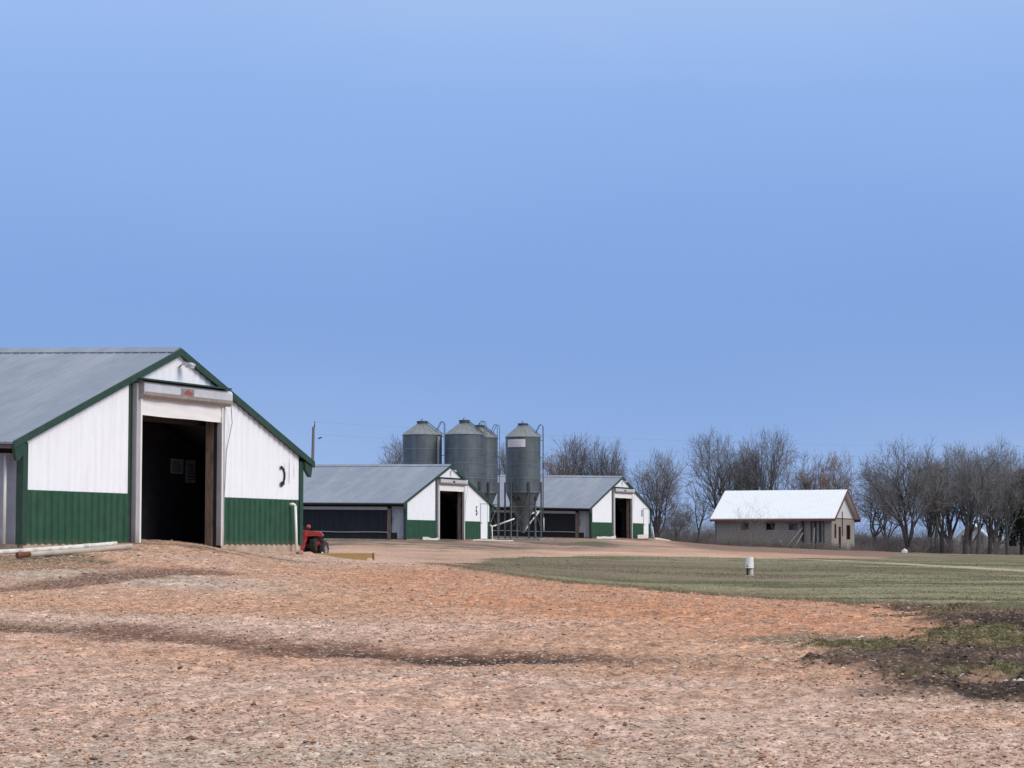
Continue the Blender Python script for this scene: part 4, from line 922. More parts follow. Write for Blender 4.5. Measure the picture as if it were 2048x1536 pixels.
b = MB(); b.path([(0.158*math.cos(t), -0.158*math.sin(t)-0.004, 0.055-0.10*math.sin(t)) for t in np.linspace(0, math.pi, 14)], 0.003, 5); b.build('wire_handle', M['leg'], bu)

# ------------------------------------------------------------------ old block house
PH = R(22)
Cc = np.array([25.42, 183.0]); gh = float(at(1655, 1099.5, 183)[2])
dirL = np.array([-math.cos(PH), math.sin(PH)]); dirB = np.array([math.sin(PH), math.cos(PH)])
# local frame: x to the right along the front wall (x=0 right corner), y back, z up
hs = empty('old_block_house', (Cc[0], Cc[1], gh), -PH, 'derelict grey block house with bright white metal roof, right of the barns', 'house')
HWd, HD, HH, RH = 9.35, 7.6, 2.55, 4.80
bw, bh = 0.40, 0.20
ops = [(-7.35, -6.65, 1.55, 2.10, 'shut'), (-5.20, -4.50, 1.58, 2.12, 'void'), (-3.30, -2.60, 1.58, 2.12, 'lou'), (-1.45, -0.45, 0.05, 2.25, 'door')]
b = MB(); lo_x = -HWd
xs_ = sorted(set([lo_x, 0]+[o_[0] for o_ in ops]+[o_[1] for o_ in ops]))
def hits(xm, zm): return any(o_[0] < xm < o_[1] and o_[2] < zm < o_[3] for o_ in ops)
for x0, x1 in zip(xs_, xs_[1:]):
    zs = [-0.6, HH]
    for o_ in ops:
        if o_[0] <= (x0+x1)/2 <= o_[1]: zs += [o_[2], o_[3]]
    zs = sorted(zs)
    for z0, z1 in zip(zs, zs[1:]):
        if not hits((x0+x1)/2, (z0+z1)/2): b.box(x0, x1, 0.02, 0.20, z0, z1)
b.build('front_wall', M['mortar'], hs)
blk = None; cnt = 0; nrow = int(HH/bh)
proto_mesh = {}
for r_ in range(nrow):
    x = -HWd - (bw/2 if r_ % 2 else 0)
    while x < -0.01:
        x0, x1 = max(x, -HWd), min(x+bw, 0.0); z0, z1 = r_*bh, (r_+1)*bh; x += bw
        if x1-x0 < 0.05: continue
        segs = [(x0, x1)]
        for o_ in ops:
            if o_[2] < z1-0.06 and o_[3] > z0+0.06:
                ns = []
                for a, c in segs:
                    if c <= o_[0] or a >= o_[1]: ns.append((a, c)); continue
                    if a < o_[0]: ns.append((a, o_[0]))
                    if c > o_[1]: ns.append((o_[1], c))
                segs = ns
        for a, c in segs:
            if c-a < 0.08 or cnt >= 298: continue
            key = (round(c-a, 2), rnd.randrange(3)); 
            if key not in proto_mesh:
                q = MB(); wd = c-a; pr = 0.004+0.010*rnd.random(); q.bevbox(0.008, wd-0.008, -pr, 0.03, 0.008, bh-0.008, 0.006)
                o_ = q.build('concrete_block', M['block'], hs); proto_mesh[key] = o_.data; ob = o_
            else:
                ob = bpy.data.objects.new('concrete_block', proto_mesh[key]); S.collection.objects.link(ob); ob.parent = hs
            ob.location = (a, 0, z0); cnt += 1
            if rnd.random() < 0.12:
                ob.data = ob.data.copy(); ob.data.materials[0] = M['blockpale']
# rendered gable end with openings, rear and left walls
gops = [(0.95, 1.40, 0.95, 2.05), (2.35, 2.95, 0.1, 1.85), (5.0, 6.2, 0.85, 2.0)]
b = MB(); ys = sorted(set([0.0, HD]+[a for o_ in gops for a in o_[:2]]))
for y0, y1 in zip(ys, ys[1:]):
    zs = [-0.6, HH]
    for o_ in gops:
        if o_[0] <= (y0+y1)/2 <= o_[1]: zs += list(o_[2:])
    zs = sorted(zs)
    for z0, z1 in zip(zs, zs[1:]):
        if not any(o_[0] < (y0+y1)/2 < o_[1] and o_[2] < (z0+z1)/2 < o_[3] for o_ in gops): b.box(0.001, 0.20, y0, y1, z0, z1)
b.build('gable_wall', M['render'], hs)
b = MB(); b.box(-HWd, 0.20, HD+0.001, HD+0.2, -0.6, HH); b.box(-HWd-0.2, -HWd-0.001, 0, HD+0.2, -0.6, HH); b.build('rear_wall', M['mortar'], hs)
b = MB(); b.box(-HWd, -0.02, 0.6, 0.68, -0.2, HH); b.box(-0.9, -0.82, 0.7, HD, -0.2, HH); b.build('dark_inside', M['void'], hs)
for y0, y1, z0, z1 in gops:
    b = MB(); b.box(0.10, 0.14, y0, y1, z0, z1); w_ = b.build('window', M['void'], hs)
    b = MB(); b.box(0.15, 0.23, y0-0.04, y0+0.03, z0-0.03, z1+0.03); b.box(0.15, 0.23, y1-0.03, y1+0.04, z0-0.03, z1+0.03); b.box(0.15, 0.23, y0+0.031, y1-0.031, z1-0.01, z1+0.03); b.build('frame', M['redtrim'], w_)
for x0, x1, z0, z1, kd in ops:
    b = MB()
    if kd == 'door':
        for k in range(5):
            a = x0+(x1-x0)*k/5; q = MB(); q.box(a+0.008, a+(x1-x0)/5-0.008, 0.06, 0.09, z0+0.35, z1); q.build('door_board', M['louvre'] if k % 2 else M['oldwood'], hs)
        b.box(x0-0.06, x0+0.02, -0.02, 0.05, z0, z1+0.06); b.box(x1-0.02, x1+0.06, -0.02, 0.05, z0, z1+0.06); b.box(x0+0.021, x1-0.021, -0.02, 0.05, z1-0.02, z1+0.06); b.build('door_frame', M['darkwood'], hs)
        continue
    m_ = {'shut': M['louvre'], 'void': M['void'], 'lou': M['louvre']}[kd]
    b.box(x0, x1, 0.10, 0.13, z0, z1); w_ = b.build('window', M['void'] if kd == 'void' else M['louvre'], hs)
    b = MB(); b.box(x0-0.05, x1+0.05, -0.03, 0.05, z0-0.06, z0-0.001); b.build('sill', M['blockpale'], w_)
    if kd != 'void':
        for k in range(4): q = MB(); a = x0+(x1-x0)*(k+0.5)/4; q.box(a-0.05, a+0.05, 0.05, 0.08, z0+0.02, z1-0.02); q.build('shutter_slat', m_, w_)
    else:
        for k in range(4): q = MB(); a = x0+(x1-x0)*(k+1)/5; q.box(a-0.012, a+0.012, 0.05, 0.07, z0, z1); q.build('bar', M['darkwood'], w_)
# roof
ov, og = 0.45, 0.40; mid = HD/2+0.05; sl = (RH-HH)/mid; eave_z = HH-ov*sl*0.0-0.02
zE_h = HH+0.12-ov*sl*0.6
for s in (0, 1):
    b = MB(); x0, x1 = -HWd-0.45, 0.20+og
    y_e = -ov if s == 0 else HD+0.2+ov; n = int((x1-x0)/0.3); vs = []; fs = []; prof = []
    for k in range(n): a = x0+k*(x1-x0)/n; d_ = (x1-x0)/n; prof += [(a, 0), (a+d_*0.75, 0), (a+d_*0.8, 0.012), (a+d_*0.95, 0.012)]
    prof.append((x1, 0))
    for a, d_ in prof: vs += [(a, mid, RH+0.10+d_), (a, y_e, zE_h+0.02+d_), (a, mid, RH+0.04), (a, y_e, zE_h-0.04)]
    for k in range(len(prof)-1):
        p_ = 4*k; q_ = p_+4; fs += [(p_, p_+1, q_+1, q_), (p_+2, q_+2, q_+3, p_+3), (p_+1, p_+3, q_+3, q_+1)]
    fs += [(0, 2, 3, 1), (len(vs)-4, len(vs)-3, len(vs)-1, len(vs)-2)]
    b.add(vs, fs); b.build('roof_slope', M['whiteroof'], hs)
    b = MB(); b.box(x0, x1, min(y_e, y_e+(0.03 if s == 0 else -0.03)), max(y_e, y_e+(0.03 if s == 0 else -0.03)), zE_h-0.22, zE_h-0.042); b.build('eave_board', M['redtrim'], hs)
    for xx in (x0-0.035, x1+0.002):
        b = MB(); pl = [(mid, RH+0.12), (y_e, zE_h+0.04), (y_e, zE_h-0.20), (mid, RH-0.12)]; b.prism(pl if s == 0 else pl[::-1], 'x', xx, xx+0.033); b.build('rake_board', M['redtrim'], hs)
b = MB(); b.prism([(-0.0, HH+0.002), (HD+0.2, HH+0.002), (HD+0.2, HH+0.06), (mid, RH+0.03), (0, HH+0.06)], 'x', 0.02, 0.17); b.build('gable_board', M['gableboard'], hs)
b = MB(); b.prism([(-0.0, HH+0.002), (HD+0.2, HH+0.002), (HD+0.2, HH+0.06), (mid, RH+0.03), (0, HH+0.06)], 'x', -HWd-0.18, -HWd-0.02); b.build('gable_board', M['gableboard'], hs)
b = MB(); b.box(0.171, 0.24, -0.02, HD+0.22, HH-0.03, HH+0.02); b.build('gable_trim', M['redtrim'], hs)
b = MB(); b.tube((0.27, 3.4, 1.1), (0.27, 3.4, HH+0.55), 0.035, n=8); b.build('vent_pipe', M['darkwood'], hs)
b = MB(); b.box(-2.22, -2.05, -0.16, -0.04, 0.1, HH-0.1); b.build('downspout', M['darkwood'], hs)
hp = lambda x, y_, z: np.array([Cc[0]+x*math.cos(PH)+y_*math.sin(PH), Cc[1]-x*math.sin(PH)+y_*math.cos(PH), gh+z])
def plank(a, b_, wd, label, cat='board'):
    c = (a+b_)/2; o = MB(); o.tube(tuple(a-c), tuple(b_-c), wd, wd, 4); tag(o.build('leaning_board', M['oldwood'], loc=tuple(map(float, c))), label, cat, 'boards leaning on the old house')
plank(hp(-3.55, -1.0, -0.1), hp(-2.15, -0.2, 1.75), 0.07, 'long silvered board leaning left of the dark downspout on the old house')
plank(hp(-2.75, -1.1, -0.1), hp(-2.1, -0.2, 1.35), 0.07, 'shorter silvered board leaning right beside the long one on the old house')
plank(hp(-3.4, -1.2, -0.1), hp(-3.8, -0.9, 0.75), 0.06, 'short stub board tilting left, in the weeds before the old house')
plank(hp(-1.15, -0.7, -0.2), hp(-1.13, -0.25, 1.75), 0.055, 'upright silvered post before the boarded door of the old house', 'post')

# white shed seen through the trees
gs = at(1944, 1106, 262); sh = empty('distant_house', (gs[0], 262, ground_z(gs[0], 262)-0.1), R(-14), 'pale gabled house glimpsed through the bare trees at the right', 'house')
zpk = float(at(1944, 1044, 262)[2])-sh.location.z; zev = float(at(1908, 1079, 262)[2])-sh.location.z
hwid = 2.15
b = MB(); b.prism([(-hwid, -0.5), (hwid, -0.5), (hwid, zev), (0, zpk-0.08), (-hwid, zev)], 'y', 0, 9); b.build('wall', M['gableboard'], sh)
for s in (-1, 1):
    b = MB(); b.prism([(0, zpk), (s*(hwid+0.3), zev-0.22), (s*(hwid+0.3), zev-0.36), (0, zpk-0.14)] if s > 0 else [(0, zpk), (0, zpk-0.14), (s*(hwid+0.3), zev-0.36), (s*(hwid+0.3), zev-0.22)], 'y', -0.3, 9.3); b.build('roof', M['whiteroof'], sh)
for x0 in (-1.2, 0.5): b = MB(); b.box(x0, x0+0.8, -0.04, -0.001, 1.0, 2.0); b.build('window', M['louvre'], sh)
b = MB(); b.prism([(2.16, -0.5), (6.5, -0.5), (6.5, 1.5), (2.16, 2.3)], 'y', 1.5, 8); b.build('lean_to', M['whiteroof'], sh)
p = on_ground(1805, 186); rock('boulder', p+np.array([0, 0, -0.1]), 0.30, M['rock'], 'white rounded boulder on the far grass in front of the treeline', seed=8, sq=0.75)

# ------------------------------------------------------------------ utility poles, wires, bird
def upole(px, Y, ytop, label):
    X = (px-CX)/F_PX*Y*1.002; z0 = ground_z(X, Y); top_ = float(at(px, ytop, Y)[2]); e = empty('utility_pole', (X, Y, z0), 0, label, 'utility pole')
    h = top_-z0; b = MB(); b.tube((-0.12, 0, -0.3), (0.06, 0, h-0.35), 0.17, 0.125, 12); b.build('shaft', M['pole'], e, False)
    b = MB(); b.prism([(-0.02, h-0.9), (0.16, h-0.9), (0.20, h-0.2), (0.17, h+0.1), (0.06, h-0.35)], 'y', -0.04, 0.04); b.build('top_bracket', M['galvdark'], e)
    b = MB(); b.lathe([(0.03, 0), (0.06, 0.03), (0.05, 0.1), (0.02, 0.14)], 10, (0.18, 0, h+0.02)); b.build('insulator', M['galvdark'], e)
    return np.array([X+0.18, Y, top_+0.1])
t1 = upole(626, 205, 846, 'weathered utility pole with a bare top behind the middle barn')
t2 = upole(2330, 232, 893, 'weathered utility pole standing beyond the right edge of the treeline')
for dz, lab in ((0.0, 'upper thin power wire crossing the sky above the treeline'), (-1.1, 'lower thin power wire crossing the sky above the treeline')):
    pts = []
    for k in range(41):
        f = k/40; q = t1+(t2-t1)*f; pts.append((q[0]-t1[0], q[1]-t1[1], q[2]-t1[2]+dz*(0.2+0.8*1)-2.4*4*f*(1-f)*0.35))
    b = MB(); b.path(pts, 0.0045, 4); tag(b.build('power_wire', M['galvdark'], loc=tuple(map(float, t1))), lab, 'wire', 'power wires')
bp = at(640, 876, 150); br = empty('bird', bp, R(15), 'small dark bird flying right of the utility pole', 'bird')
b = MB(); b.lathe([(0.004, -0.15), (0.035, -0.09), (0.045, 0.0), (0.035, 0.07), (0.025, 0.10), (0.028, 0.125), (0.012, 0.15), (0.003, 0.18)], 10)
o_ = b.build('body', M['bird'], br, True); o_.rotation_euler = (0, R(72), 0)
for s in (-1, 1):
    b = MB(); vs = []
    for z_ in (-0.006, 0.006): vs += [(0.07, 0.02*s, 0.01+z_), (0.05, s*0.17, 0.06+z_), (-0.02, s*0.30, 0.03+z_), (-0.07, s*0.27, 0.02+z_), (-0.06, s*0.12, 0.03+z_), (-0.07, 0.02*s, 0.01+z_)]
    b.add(vs, [(0,1,2,3,4,5), (11,10,9,8,7,6)]+[(k, (k+1) % 6, 6+(k+1) % 6, 6+k) for k in range(6)]); b.build('wing', M['bird'], br)
b = MB(); b.prism([(-0.12, -0.015), (-0.24, -0.05), (-0.24, 0.05), (-0.12, 0.015)], 'z', -0.03, -0.022); b.build('tail', M['bird'], br)

# ------------------------------------------------------------------ bare trees
def tubes(segs, n):
    """segs (k,8): p0 p1 r0 r1 -> open prisms"""
    s_ = np.array(segs, dtype=np.float64); p0, p1, r0, r1 = s_[:, :3], s_[:, 3:6], s_[:, 6], s_[:, 7]
    d = p1-p0; L = np.linalg.norm(d, axis=1, keepdims=True)+1e-9; d = d/L
    ref = np.where(np.abs(d[:, 2:3]) > 0.9, np.array([[1.0, 0, 0]]), np.array([[0, 0, 1.0]]))
    u = np.cross(d, ref); u /= np.linalg.norm(u, axis=1, keepdims=True)+1e-9; v = np.cross(d, u)
    t = np.arange(n)*2*math.pi/n; c, s2 = np.cos(t), np.sin(t)
    ring = u[:, None, :]*c[None, :, None]+v[:, None, :]*s2[None, :, None]
    A_ = p0[:, None, :]+ring*r0[:, None, None]; B_ = p1[:, None, :]+ring*r1[:, None, None]
    Vv = np.concatenate([A_, B_], 1).reshape(-1, 3); k = np.arange(len(s_))[:, None]*2*n; i = np.arange(n)
    Fc = np.stack([k+i, k+(i+1) % n, k+n+(i+1) % n, k+n+i], -1).reshape(-1, 4)
    return Vv, Fc
def grow(seed, style):
    rg = random.Random(seed); T0, T1, T2 = [], [], []
    st = dict(stems=6, trunk=0.16, spread=24, up=0.10, n2=9, n3=7, n4=5, l1=0.80, l2=0.36, l3=0.20, l4=0.12, a2=36, jit=0.10)
    st.update(style)
    def nrm(v): l = math.sqrt(v[0]**2+v[1]**2+v[2]**2); return (v[0]/l, v[1]/l, v[2]/l)
    def tilt(d, a, az):
        ref = (1, 0, 0) if abs(d[2]) > 0.9 else (0, 0, 1)
        u = nrm((d[1]*ref[2]-d[2]*ref[1], d[2]*ref[0]-d[0]*ref[2], d[0]*ref[1]-d[1]*ref[0]))
        v = (d[1]*u[2]-d[2]*u[1], d[2]*u[0]-d[0]*u[2], d[0]*u[1]-d[1]*u[0])
        ca, sa = math.cos(a), math.sin(a); c, s = math.cos(az), math.sin(az)
        return nrm(tuple(d[i]*ca+(u[i]*c+v[i]*s)*sa for i in range(3)))
    def branch(p, d, L, r, lev, rend):
        ns = {0: 3, 1: 9, 2: 5, 3: 3, 4: 2}[lev]; nodes = []
        jit = st['jit']*(1+lev*0.5)
        for k in range(ns):
            q = (p[0]+d[0]*L/ns, p[1]+d[1]*L/ns, p[2]+d[2]*L/ns)
            ra = r+(rend-r)*k/ns; rb = r+(rend-r)*(k+1)/ns
            (T0 if lev <= 1 else (T1 if lev == 2 else T2)).append((*p, *q, ra, rb)); p = q; nodes.append((p, d, (k+1)/ns, rb))
            d = nrm((d[0]+rg.gauss(0, jit), d[1]+rg.gauss(0, jit), d[2]+rg.gauss(0, jit)+st['up']*(1 if lev else 0)))
        if lev >= 4: return
        if lev == 0:
            k = st['stems']
            for j in range(k):
                dd = tilt(nodes[-1][1], R(st['spread'])*(0.35+0.85*rg.random()) if j else R(st['spread'])*0.2, 2*math.pi*(j+0.5*rg.random())/k)
                pn = nodes[-1][0] if rg.random() < 0.7 else nodes[-2][0]
                branch(pn, dd, st['l1']*(0.75+0.3*rg.random()), r*0.50, 1, 0.0022)
            return
        cnt_ = {1: st['n2'], 2: st['n3'], 3: st['n4']}[lev]; Ln = {1: st['l2'], 2: st['l3'], 3: st['l4']}[lev]
        az = rg.random()*6.28
        for j in range(cnt_):
            f = 0.22+0.78*(j+rg.random())/cnt_; k = min(ns-1, int(f*ns)); pn, dn, ff, rb = nodes[k]; az += 2.4+rg.gauss(0, 0.3)
            if k: pp = nodes[k-1][0]; w_ = f*ns-int(f*ns); pn = tuple(pp[i]+(pn[i]-pp[i])*w_ for i in range(3))
            dd = tilt(dn, R(st['a2'])*(0.6+0.7*rg.random()), az)
            sc_ = (1.15-0.6*f)
            branch(pn, dd, Ln*sc_*(0.7+0.6*rg.random()), min(rb*0.75, {1: 0.0050, 2: 0.0022, 3: 0.0013}[lev]), lev+1, {1: 0.0016, 2: 0.0010, 3: 0.0006}[lev])
    r0 = st.get('r0', 0.026)
    branch((0, 0, -0.03), (0, 0, 1), st['trunk']+0.03, r0, 0, r0*0.8)
    allp = np.array(T2)[:, 3:6]; h = np.percentile(allp[:, 2], 99.2); wd = np.percentile(np.abs(allp[:, :2]), 90)*2
    return T0, T1, T2, h, wd
STY = [dict(), dict(stems=8, spread=30, trunk=0.12), dict(stems=4, spread=20, trunk=0.22, n2=10), dict(stems=7, spread=36, trunk=0.10, up=0.14, n2=9),
       dict(stems=5, spread=45, trunk=0.18, up=0.06, a2=50, jit=0.16), dict(stems=3, spread=16, trunk=0.30, n2=11, l2=0.26), dict(stems=6, spread=40, trunk=0.15, a2=55, jit=0.15, up=0.05, n3=7),
       dict(stems=9, spread=26, trunk=0.06, n2=7), dict(stems=3, spread=30, trunk=0.25, n2=8, n3=5, n4=4, jit=0.14)]
ARCH = []
for k, s_ in enumerate(STY):
    T0, T1, T2, h, wd = grow(100+k*7, s_)
    sc3 = np.array([1/wd, 1/wd, 1/h])
    def pack(T, n):
        a = np.array(T); a[:, :3] *= sc3; a[:, 3:6] *= sc3; return a
    ARCH.append((pack(T0, 7), pack(T1, 5), pack(T2, 3)))
cache = {}
def bare_tree(px, Y, ytop, wpx, arch, label, warm=False, rot=0.0, dens=1.0, group='bare winter trees behind the farm', py_base=None, lean=0.0):
    X = (px-CX)/F_PX*Y*1.002; z0 = ground_z(X, Y) if Y < 400 else 1.3
    H = float(at(px, ytop, Y)[2])-z0; Wd = wpx*Y/F_PX
    e = empty('bare_tree', (X, Y, z0-0.05), 0, label, 'tree', group)
    key = (arch, warm, round(H/1.5), round(Wd/2.0))
    if key in cache:
        d0, d1, H0, W0 = cache[key]; ct, ch = bpy.data.objects.new('trunk', d0), bpy.data.objects.new('crown', d1)
        for o_ in (ct, ch): S.collection.objects.link(o_); o_.parent = e
        e.scale = (Wd/W0, Wd/W0, H/H0)
    else:
        out_ = []
        for a, n in zip(ARCH[arch], (7, 5, 3)):
            q = a.copy(); q[:, [0, 1, 3, 4]] *= Wd; q[:, [2, 5]] *= H; q[:, 6:8] *= H*0.90; q[:, 6:8] = np.maximum(q[:, 6:8], 0.0085)
            out_.append(tubes(q, n))
        V0 = np.concatenate([out_[0][0], out_[1][0]]); F0 = np.concatenate([out_[0][1], out_[1][1]+len(out_[0][0])])
        t_ = np_mesh('trunk', V0, F0, M['bark'], e); c_ = np_mesh('crown', out_[2][0], out_[2][1], M['twigwarm' if warm else 'twig'], e)
        cache[key] = (t_.data, c_.data, H, Wd)
    e.rotation_euler = (0, R(lean), rot)
    return e
TR = [
 (800, 228, 872, 92, 0, 'bare tree whose left half shows beside the leftmost feed bin', 0),
 (1001, 232, 853, 52, 5, 'narrow bare tree between the two rightmost feed bins', 0),
 (1028, 240, 880, 50, 8, 'slim bare tree right behind the clear feed bin', 0),
 (1098, 226, 905, 84, 4, 'low spreading tree just right of the clear feed bin, reddish twigs', 1),
 (1146, 230, 874, 98, 1, 'tall wide tree above the middle of the farthest barn roof', 0),
 (1192, 229, 880, 88, 3, 'many-stemmed tree left of the farthest barn ridge', 0),
 (1226, 235, 911, 60, 6, 'lower bushy tree just left of the farthest barn peak', 0),
 (1312, 212, 905, 108, 7, 'dark many-stemmed tree standing right beside the farthest barn', 0),
 (1352, 226, 1003, 62, 6, 'small crooked tree right of the dark many-stemmed one', 0),
 (1393, 222, 961, 70, 8, 'slim young tree just left of the old house', 0),
 (1370, 246, 1012, 44, 8, 'tiny thin tree in the gap between the farthest barn and old house', 0),
 (1443, 214, 866, 112, 1, 'tall upright-limbed tree over the left end of the old house roof', 0),
 (1534, 213, 862, 108, 3, 'tall fan-shaped tree over the middle of the old house roof', 0),
 (1490, 226, 885, 70, 0, 'thin tree filling the gap between the two tall trees over the old house', 0),
 (1632, 216, 903, 92, 4, 'rusty-twigged rounded tree over the right part of the old house roof', 1),
 (1690, 211, 908, 98, 6, 'twisted spreading tree above the gable of the old house', 1),
 (1745, 205, 925, 118, 4, 'wide leaning-limbed tree just right of the old house gable', 0),
 (1813, 200, 884, 122, 7, 'big oval many-stemmed tree with a dark base, right of the old house', 0),
 (1880, 208, 905, 84, 2, 'bare tree just right of the big oval tree', 0),
 (1926, 203, 879, 84, 5, 'tall ragged-topped tree in front of the pale distant house', 0),
 (1952, 196, 905, 80, 8, 'dark forked tree left of the pale distant house wall', 0),
 (1975, 206, 899, 84, 4, 'spreading tree over the pale distant house', 0),
 (2010, 201, 912, 74, 2, 'straight dark tree near the right edge, left of the evergreen', 0),
 (2046, 215, 884, 96, 8, 'pale open-topped tree at the right edge behind the evergreen', 0),
 (2110, 205, 890, 100, 1, 'bare tree just beyond the right edge of the photo', 0),
 (1855, 226, 915, 80, 0, 'thin tree behind, between the oval tree and its right neighbour', 0),
 (1900, 228, 925, 90, 6, 'low bushy tree behind the ragged-topped one', 0),
 (1990, 232, 930, 100, 6, 'low bushy tree behind the spreading one near the right edge', 0),
 (1600, 232, 925, 70, 2, 'narrow tree behind the rusty-twigged one', 0),
 (1938, 224, 890, 96, 1, 'tall pale tree behind the ragged-topped one', 0),
 (1868, 216, 893, 70, 5, 'slender tree rising between the oval tree and its right neighbour', 0),
 (1985, 221, 893, 84, 0, 'upright tree behind the spreading one over the distant house', 0),
 (1770, 236, 945, 80, 0, 'faint tree behind, left of the big oval tree', 0),
]
for k, (px, Y, yt, wp, ar, lab, wm) in enumerate(TR):
    if px > 1700: wp *= 1.08
    bare_tree(px, Y, yt, wp, ar, lab, bool(wm), rot=(k*2.39996) % 6.28)
# evergreen at the right edge
X = (2040-CX)/F_PX*208; z0 = ground_z(X, 208); Hh = float(at(2040, 941, 208)[2])-z0
ev = empty('evergreen_tree', (X, 208, z0), 0, 'dark green cedar at the right edge of the photo', 'tree')
b = MB(); b.tube((0, 0, -0.2), (0, 0, Hh*0.9), 0.16, 0.03, 8); b.build('trunk', M['bark'], ev)
rg = np.random.default_rng(5); n = 14000
hgt = rg.random(n)**0.8; zz_ = 0.10*Hh+hgt*Hh*0.9; rmax = 1.9*(1-hgt)**0.6*(0.75+0.5*rg.random(n)); rr = rmax*np.sqrt(rg.random(n)*0.8+0.2); th = rg.random(n)*6.283
clump = 0.8+0.35*np.sin(th*3+zz_*2.1)
P0 = np.stack([rr*clump*np.cos(th), rr*clump*np.sin(th), zz_], -1)
D1 = rg.normal(size=(n, 3))*0.10+np.stack([np.cos(th), np.sin(th), 0.8+0*th], -1)*0.09; D2 = rg.normal(size=(n, 3))*0.045
Vv = np.stack([P0-D2, P0+D2, P0+D1], 1).reshape(-1, 3); np_mesh('crown', Vv, np.arange(3*n).reshape(-1, 3), M['evergreen'], ev)

# ------------------------------------------------------------------ brush, weeds, blades (uncountable)
def brush(name, spots, hgt, m_, label, seed, rr0=0.012, lean=0.5, nseg=3):
    rg_ = np.random.default_rng(seed); segs = []
    P_ = np.array(spots); base = base_z(P_[:, 0], P_[:, 1])
    for (x, y_), z in zip(P_, base):
        p = np.array([x, y_, z-0.05]); h = hgt*(0.35+0.8*rg_.random()); d = np.array([rg_.normal()*lean*0.6, rg_.normal()*lean*0.6, 1.0])
        for k in range(nseg):
            d2 = d+rg_.normal(size=3)*0.35*(k > 0); q = p+d2/np.linalg.norm(d2)*h/nseg; segs.append((*p, *q, rr0*(1-k*0.25), rr0*(1-(k+1)*0.25)))
            for _ in range(2):
                a = p+(q-p)*rg_.random(); e_ = a+(np.array([rg_.normal(), rg_.normal(), 0.6+rg_.random()]))*h*0.16; segs.append((*a, *e_, rr0*0.6, rr0*0.4))
            p = q
    Vv, Fc = tubes(segs, 3); o = np_mesh(name, Vv, Fc, m_); return tag(o, label, None, None, 'stuff')
rg = np.random.default_rng(11)
def band(px0, px1, Y0, Y1, n, pw=1.0): px = px0+(px1-px0)*rg.random(n)**pw; Y = Y0+(Y1-Y0)*rg.random(n); return np.stack([(px-CX)/F_PX*Y, Y], -1)
tag(brush('brush', np.concatenate([band(1700, 1900, 208, 226, 1700), band(1900, 2110, 214, 226, 800), band(1310, 1440, 214, 240, 700), band(1690, 1850, 200, 214, 700)]), 1.55, M['brush'], 'tangled leafless brush along the foot of the treeline', 1), cat='brush')
tag(brush('brush', np.concatenate([band(1300, 1460, 232, 262, 900), band(1650, 1900, 232, 258, 1100), band(1900, 2150, 232, 255, 450)]), 2.7, M['twig'], 'taller thicket of bare stems behind the treeline', 2), cat='thicket')
spots = []
for _ in range(1500): q = hp(-9.6+10.6*rnd.random(), -0.3-1.6*rnd.random()**1.5, 0); spots.append((q[0], q[1]))
for _ in range(260): q = hp(0.4+1.5*rnd.random(), -0.5+9*rnd.random(), 0); spots.append((q[0], q[1]))
tag(brush('weeds', spots, 0.62, M['brush'], 'dry brown weeds along the foot of the old block house', 3, 0.008), cat='weeds')
# tall weeds standing before the house
for j, (px, n) in enumerate(((1490, 26), (1508, 16), (1592, 12), (1545, 10))):
    Y = 181; sp = [((px+rnd.gauss(0, 7)-CX)/F_PX*Y, Y+rnd.gauss(0, 0.3)) for _ in range(n)]
    P_ = np.array(sp); o = brush('tall_weeds', sp, 3.4 if j < 2 else 2.6, M['brush'], None, 20+j, 0.009, 0.25, 4)
    o.pop('kind', None) if 'kind' in o else None
    tag(o, ['tall dead weed clump rising over the left roof edge of the old house', 'second tall weed clump, just right of the first, before the old house', 'tall weed clump before the right-hand front window of the old house', 'thin weed clump between the two front windows of the old house'][j], 'weeds')

def blades(name, X, Y, h0, h1, wd, m_, label, seed, lean=0.5):
    r_ = np.random.default_rng(seed); n = len(X); m__, *_ = masks(X, Y); Z = base_z(X, Y)+micro(X, Y, m__); h = h0+(h1-h0)*r_.random(n); th = r_.random(n)*6.283
    P = np.stack([X, Y, Z-0.01], -1); a = np.stack([np.cos(th), np.sin(th), 0*th], -1)*wd; tp_ = np.stack([r_.normal(size=n)*lean*h, r_.normal(size=n)*lean*h, h], -1)
    Vv = np.stack([P-a, P+a, P+tp_], 1).reshape(-1, 3); o = np_mesh(name, Vv, np.arange(3*n).reshape(-1, 3), m_); return tag(o, label, None, None, 'stuff')
# green blades on the turned soil
n = 120000; Y = 19+20*rg.random(n); px = 1450+750*rg.random(n); X = (px-CX)/F_PX*Y
m__, *_ = masks(X, Y); msk = fbm(X, Y, 0.42, 4, 131)*0.72+fbm(X*0.6, Y, 2.2, 3, 133)*0.28
b1 = np.zeros(n)
for (p_, y_, rx, ry, s_) in ((1880, 31.0, 1.6, 1.6, .9), (1870, 35.5, 1.5, 1.3, .9), (1940, 29.0, 1.3, 1.2, .9), (2030, 33.0, 1.3, 2.0, -1.0), (2040, 27.0, 0.8, 1.5, -0.5), (1700, 28.4, 1.5, 1.0, .5), (2000, 24, 1.5, 1.5, .4)):
    x0, y0 = pd(p_, y_); b1 += s_*np.exp(-(((X-x0)/rx)**2+((Y-y0)/ry)**2))
keep = (m__['soil'] > 0.5) & (ss(0.40, 0.62, msk*0.75+np.clip(b1, 0, 1)*0.42-0.06) > rg.random(n)*0.9+0.05)
tag(blades('grass', X[keep], Y[keep], 0.015, 0.05, 0.006, M['moss'], 'short green grass on the dark turned soil at the lower right', 3), cat='grass')
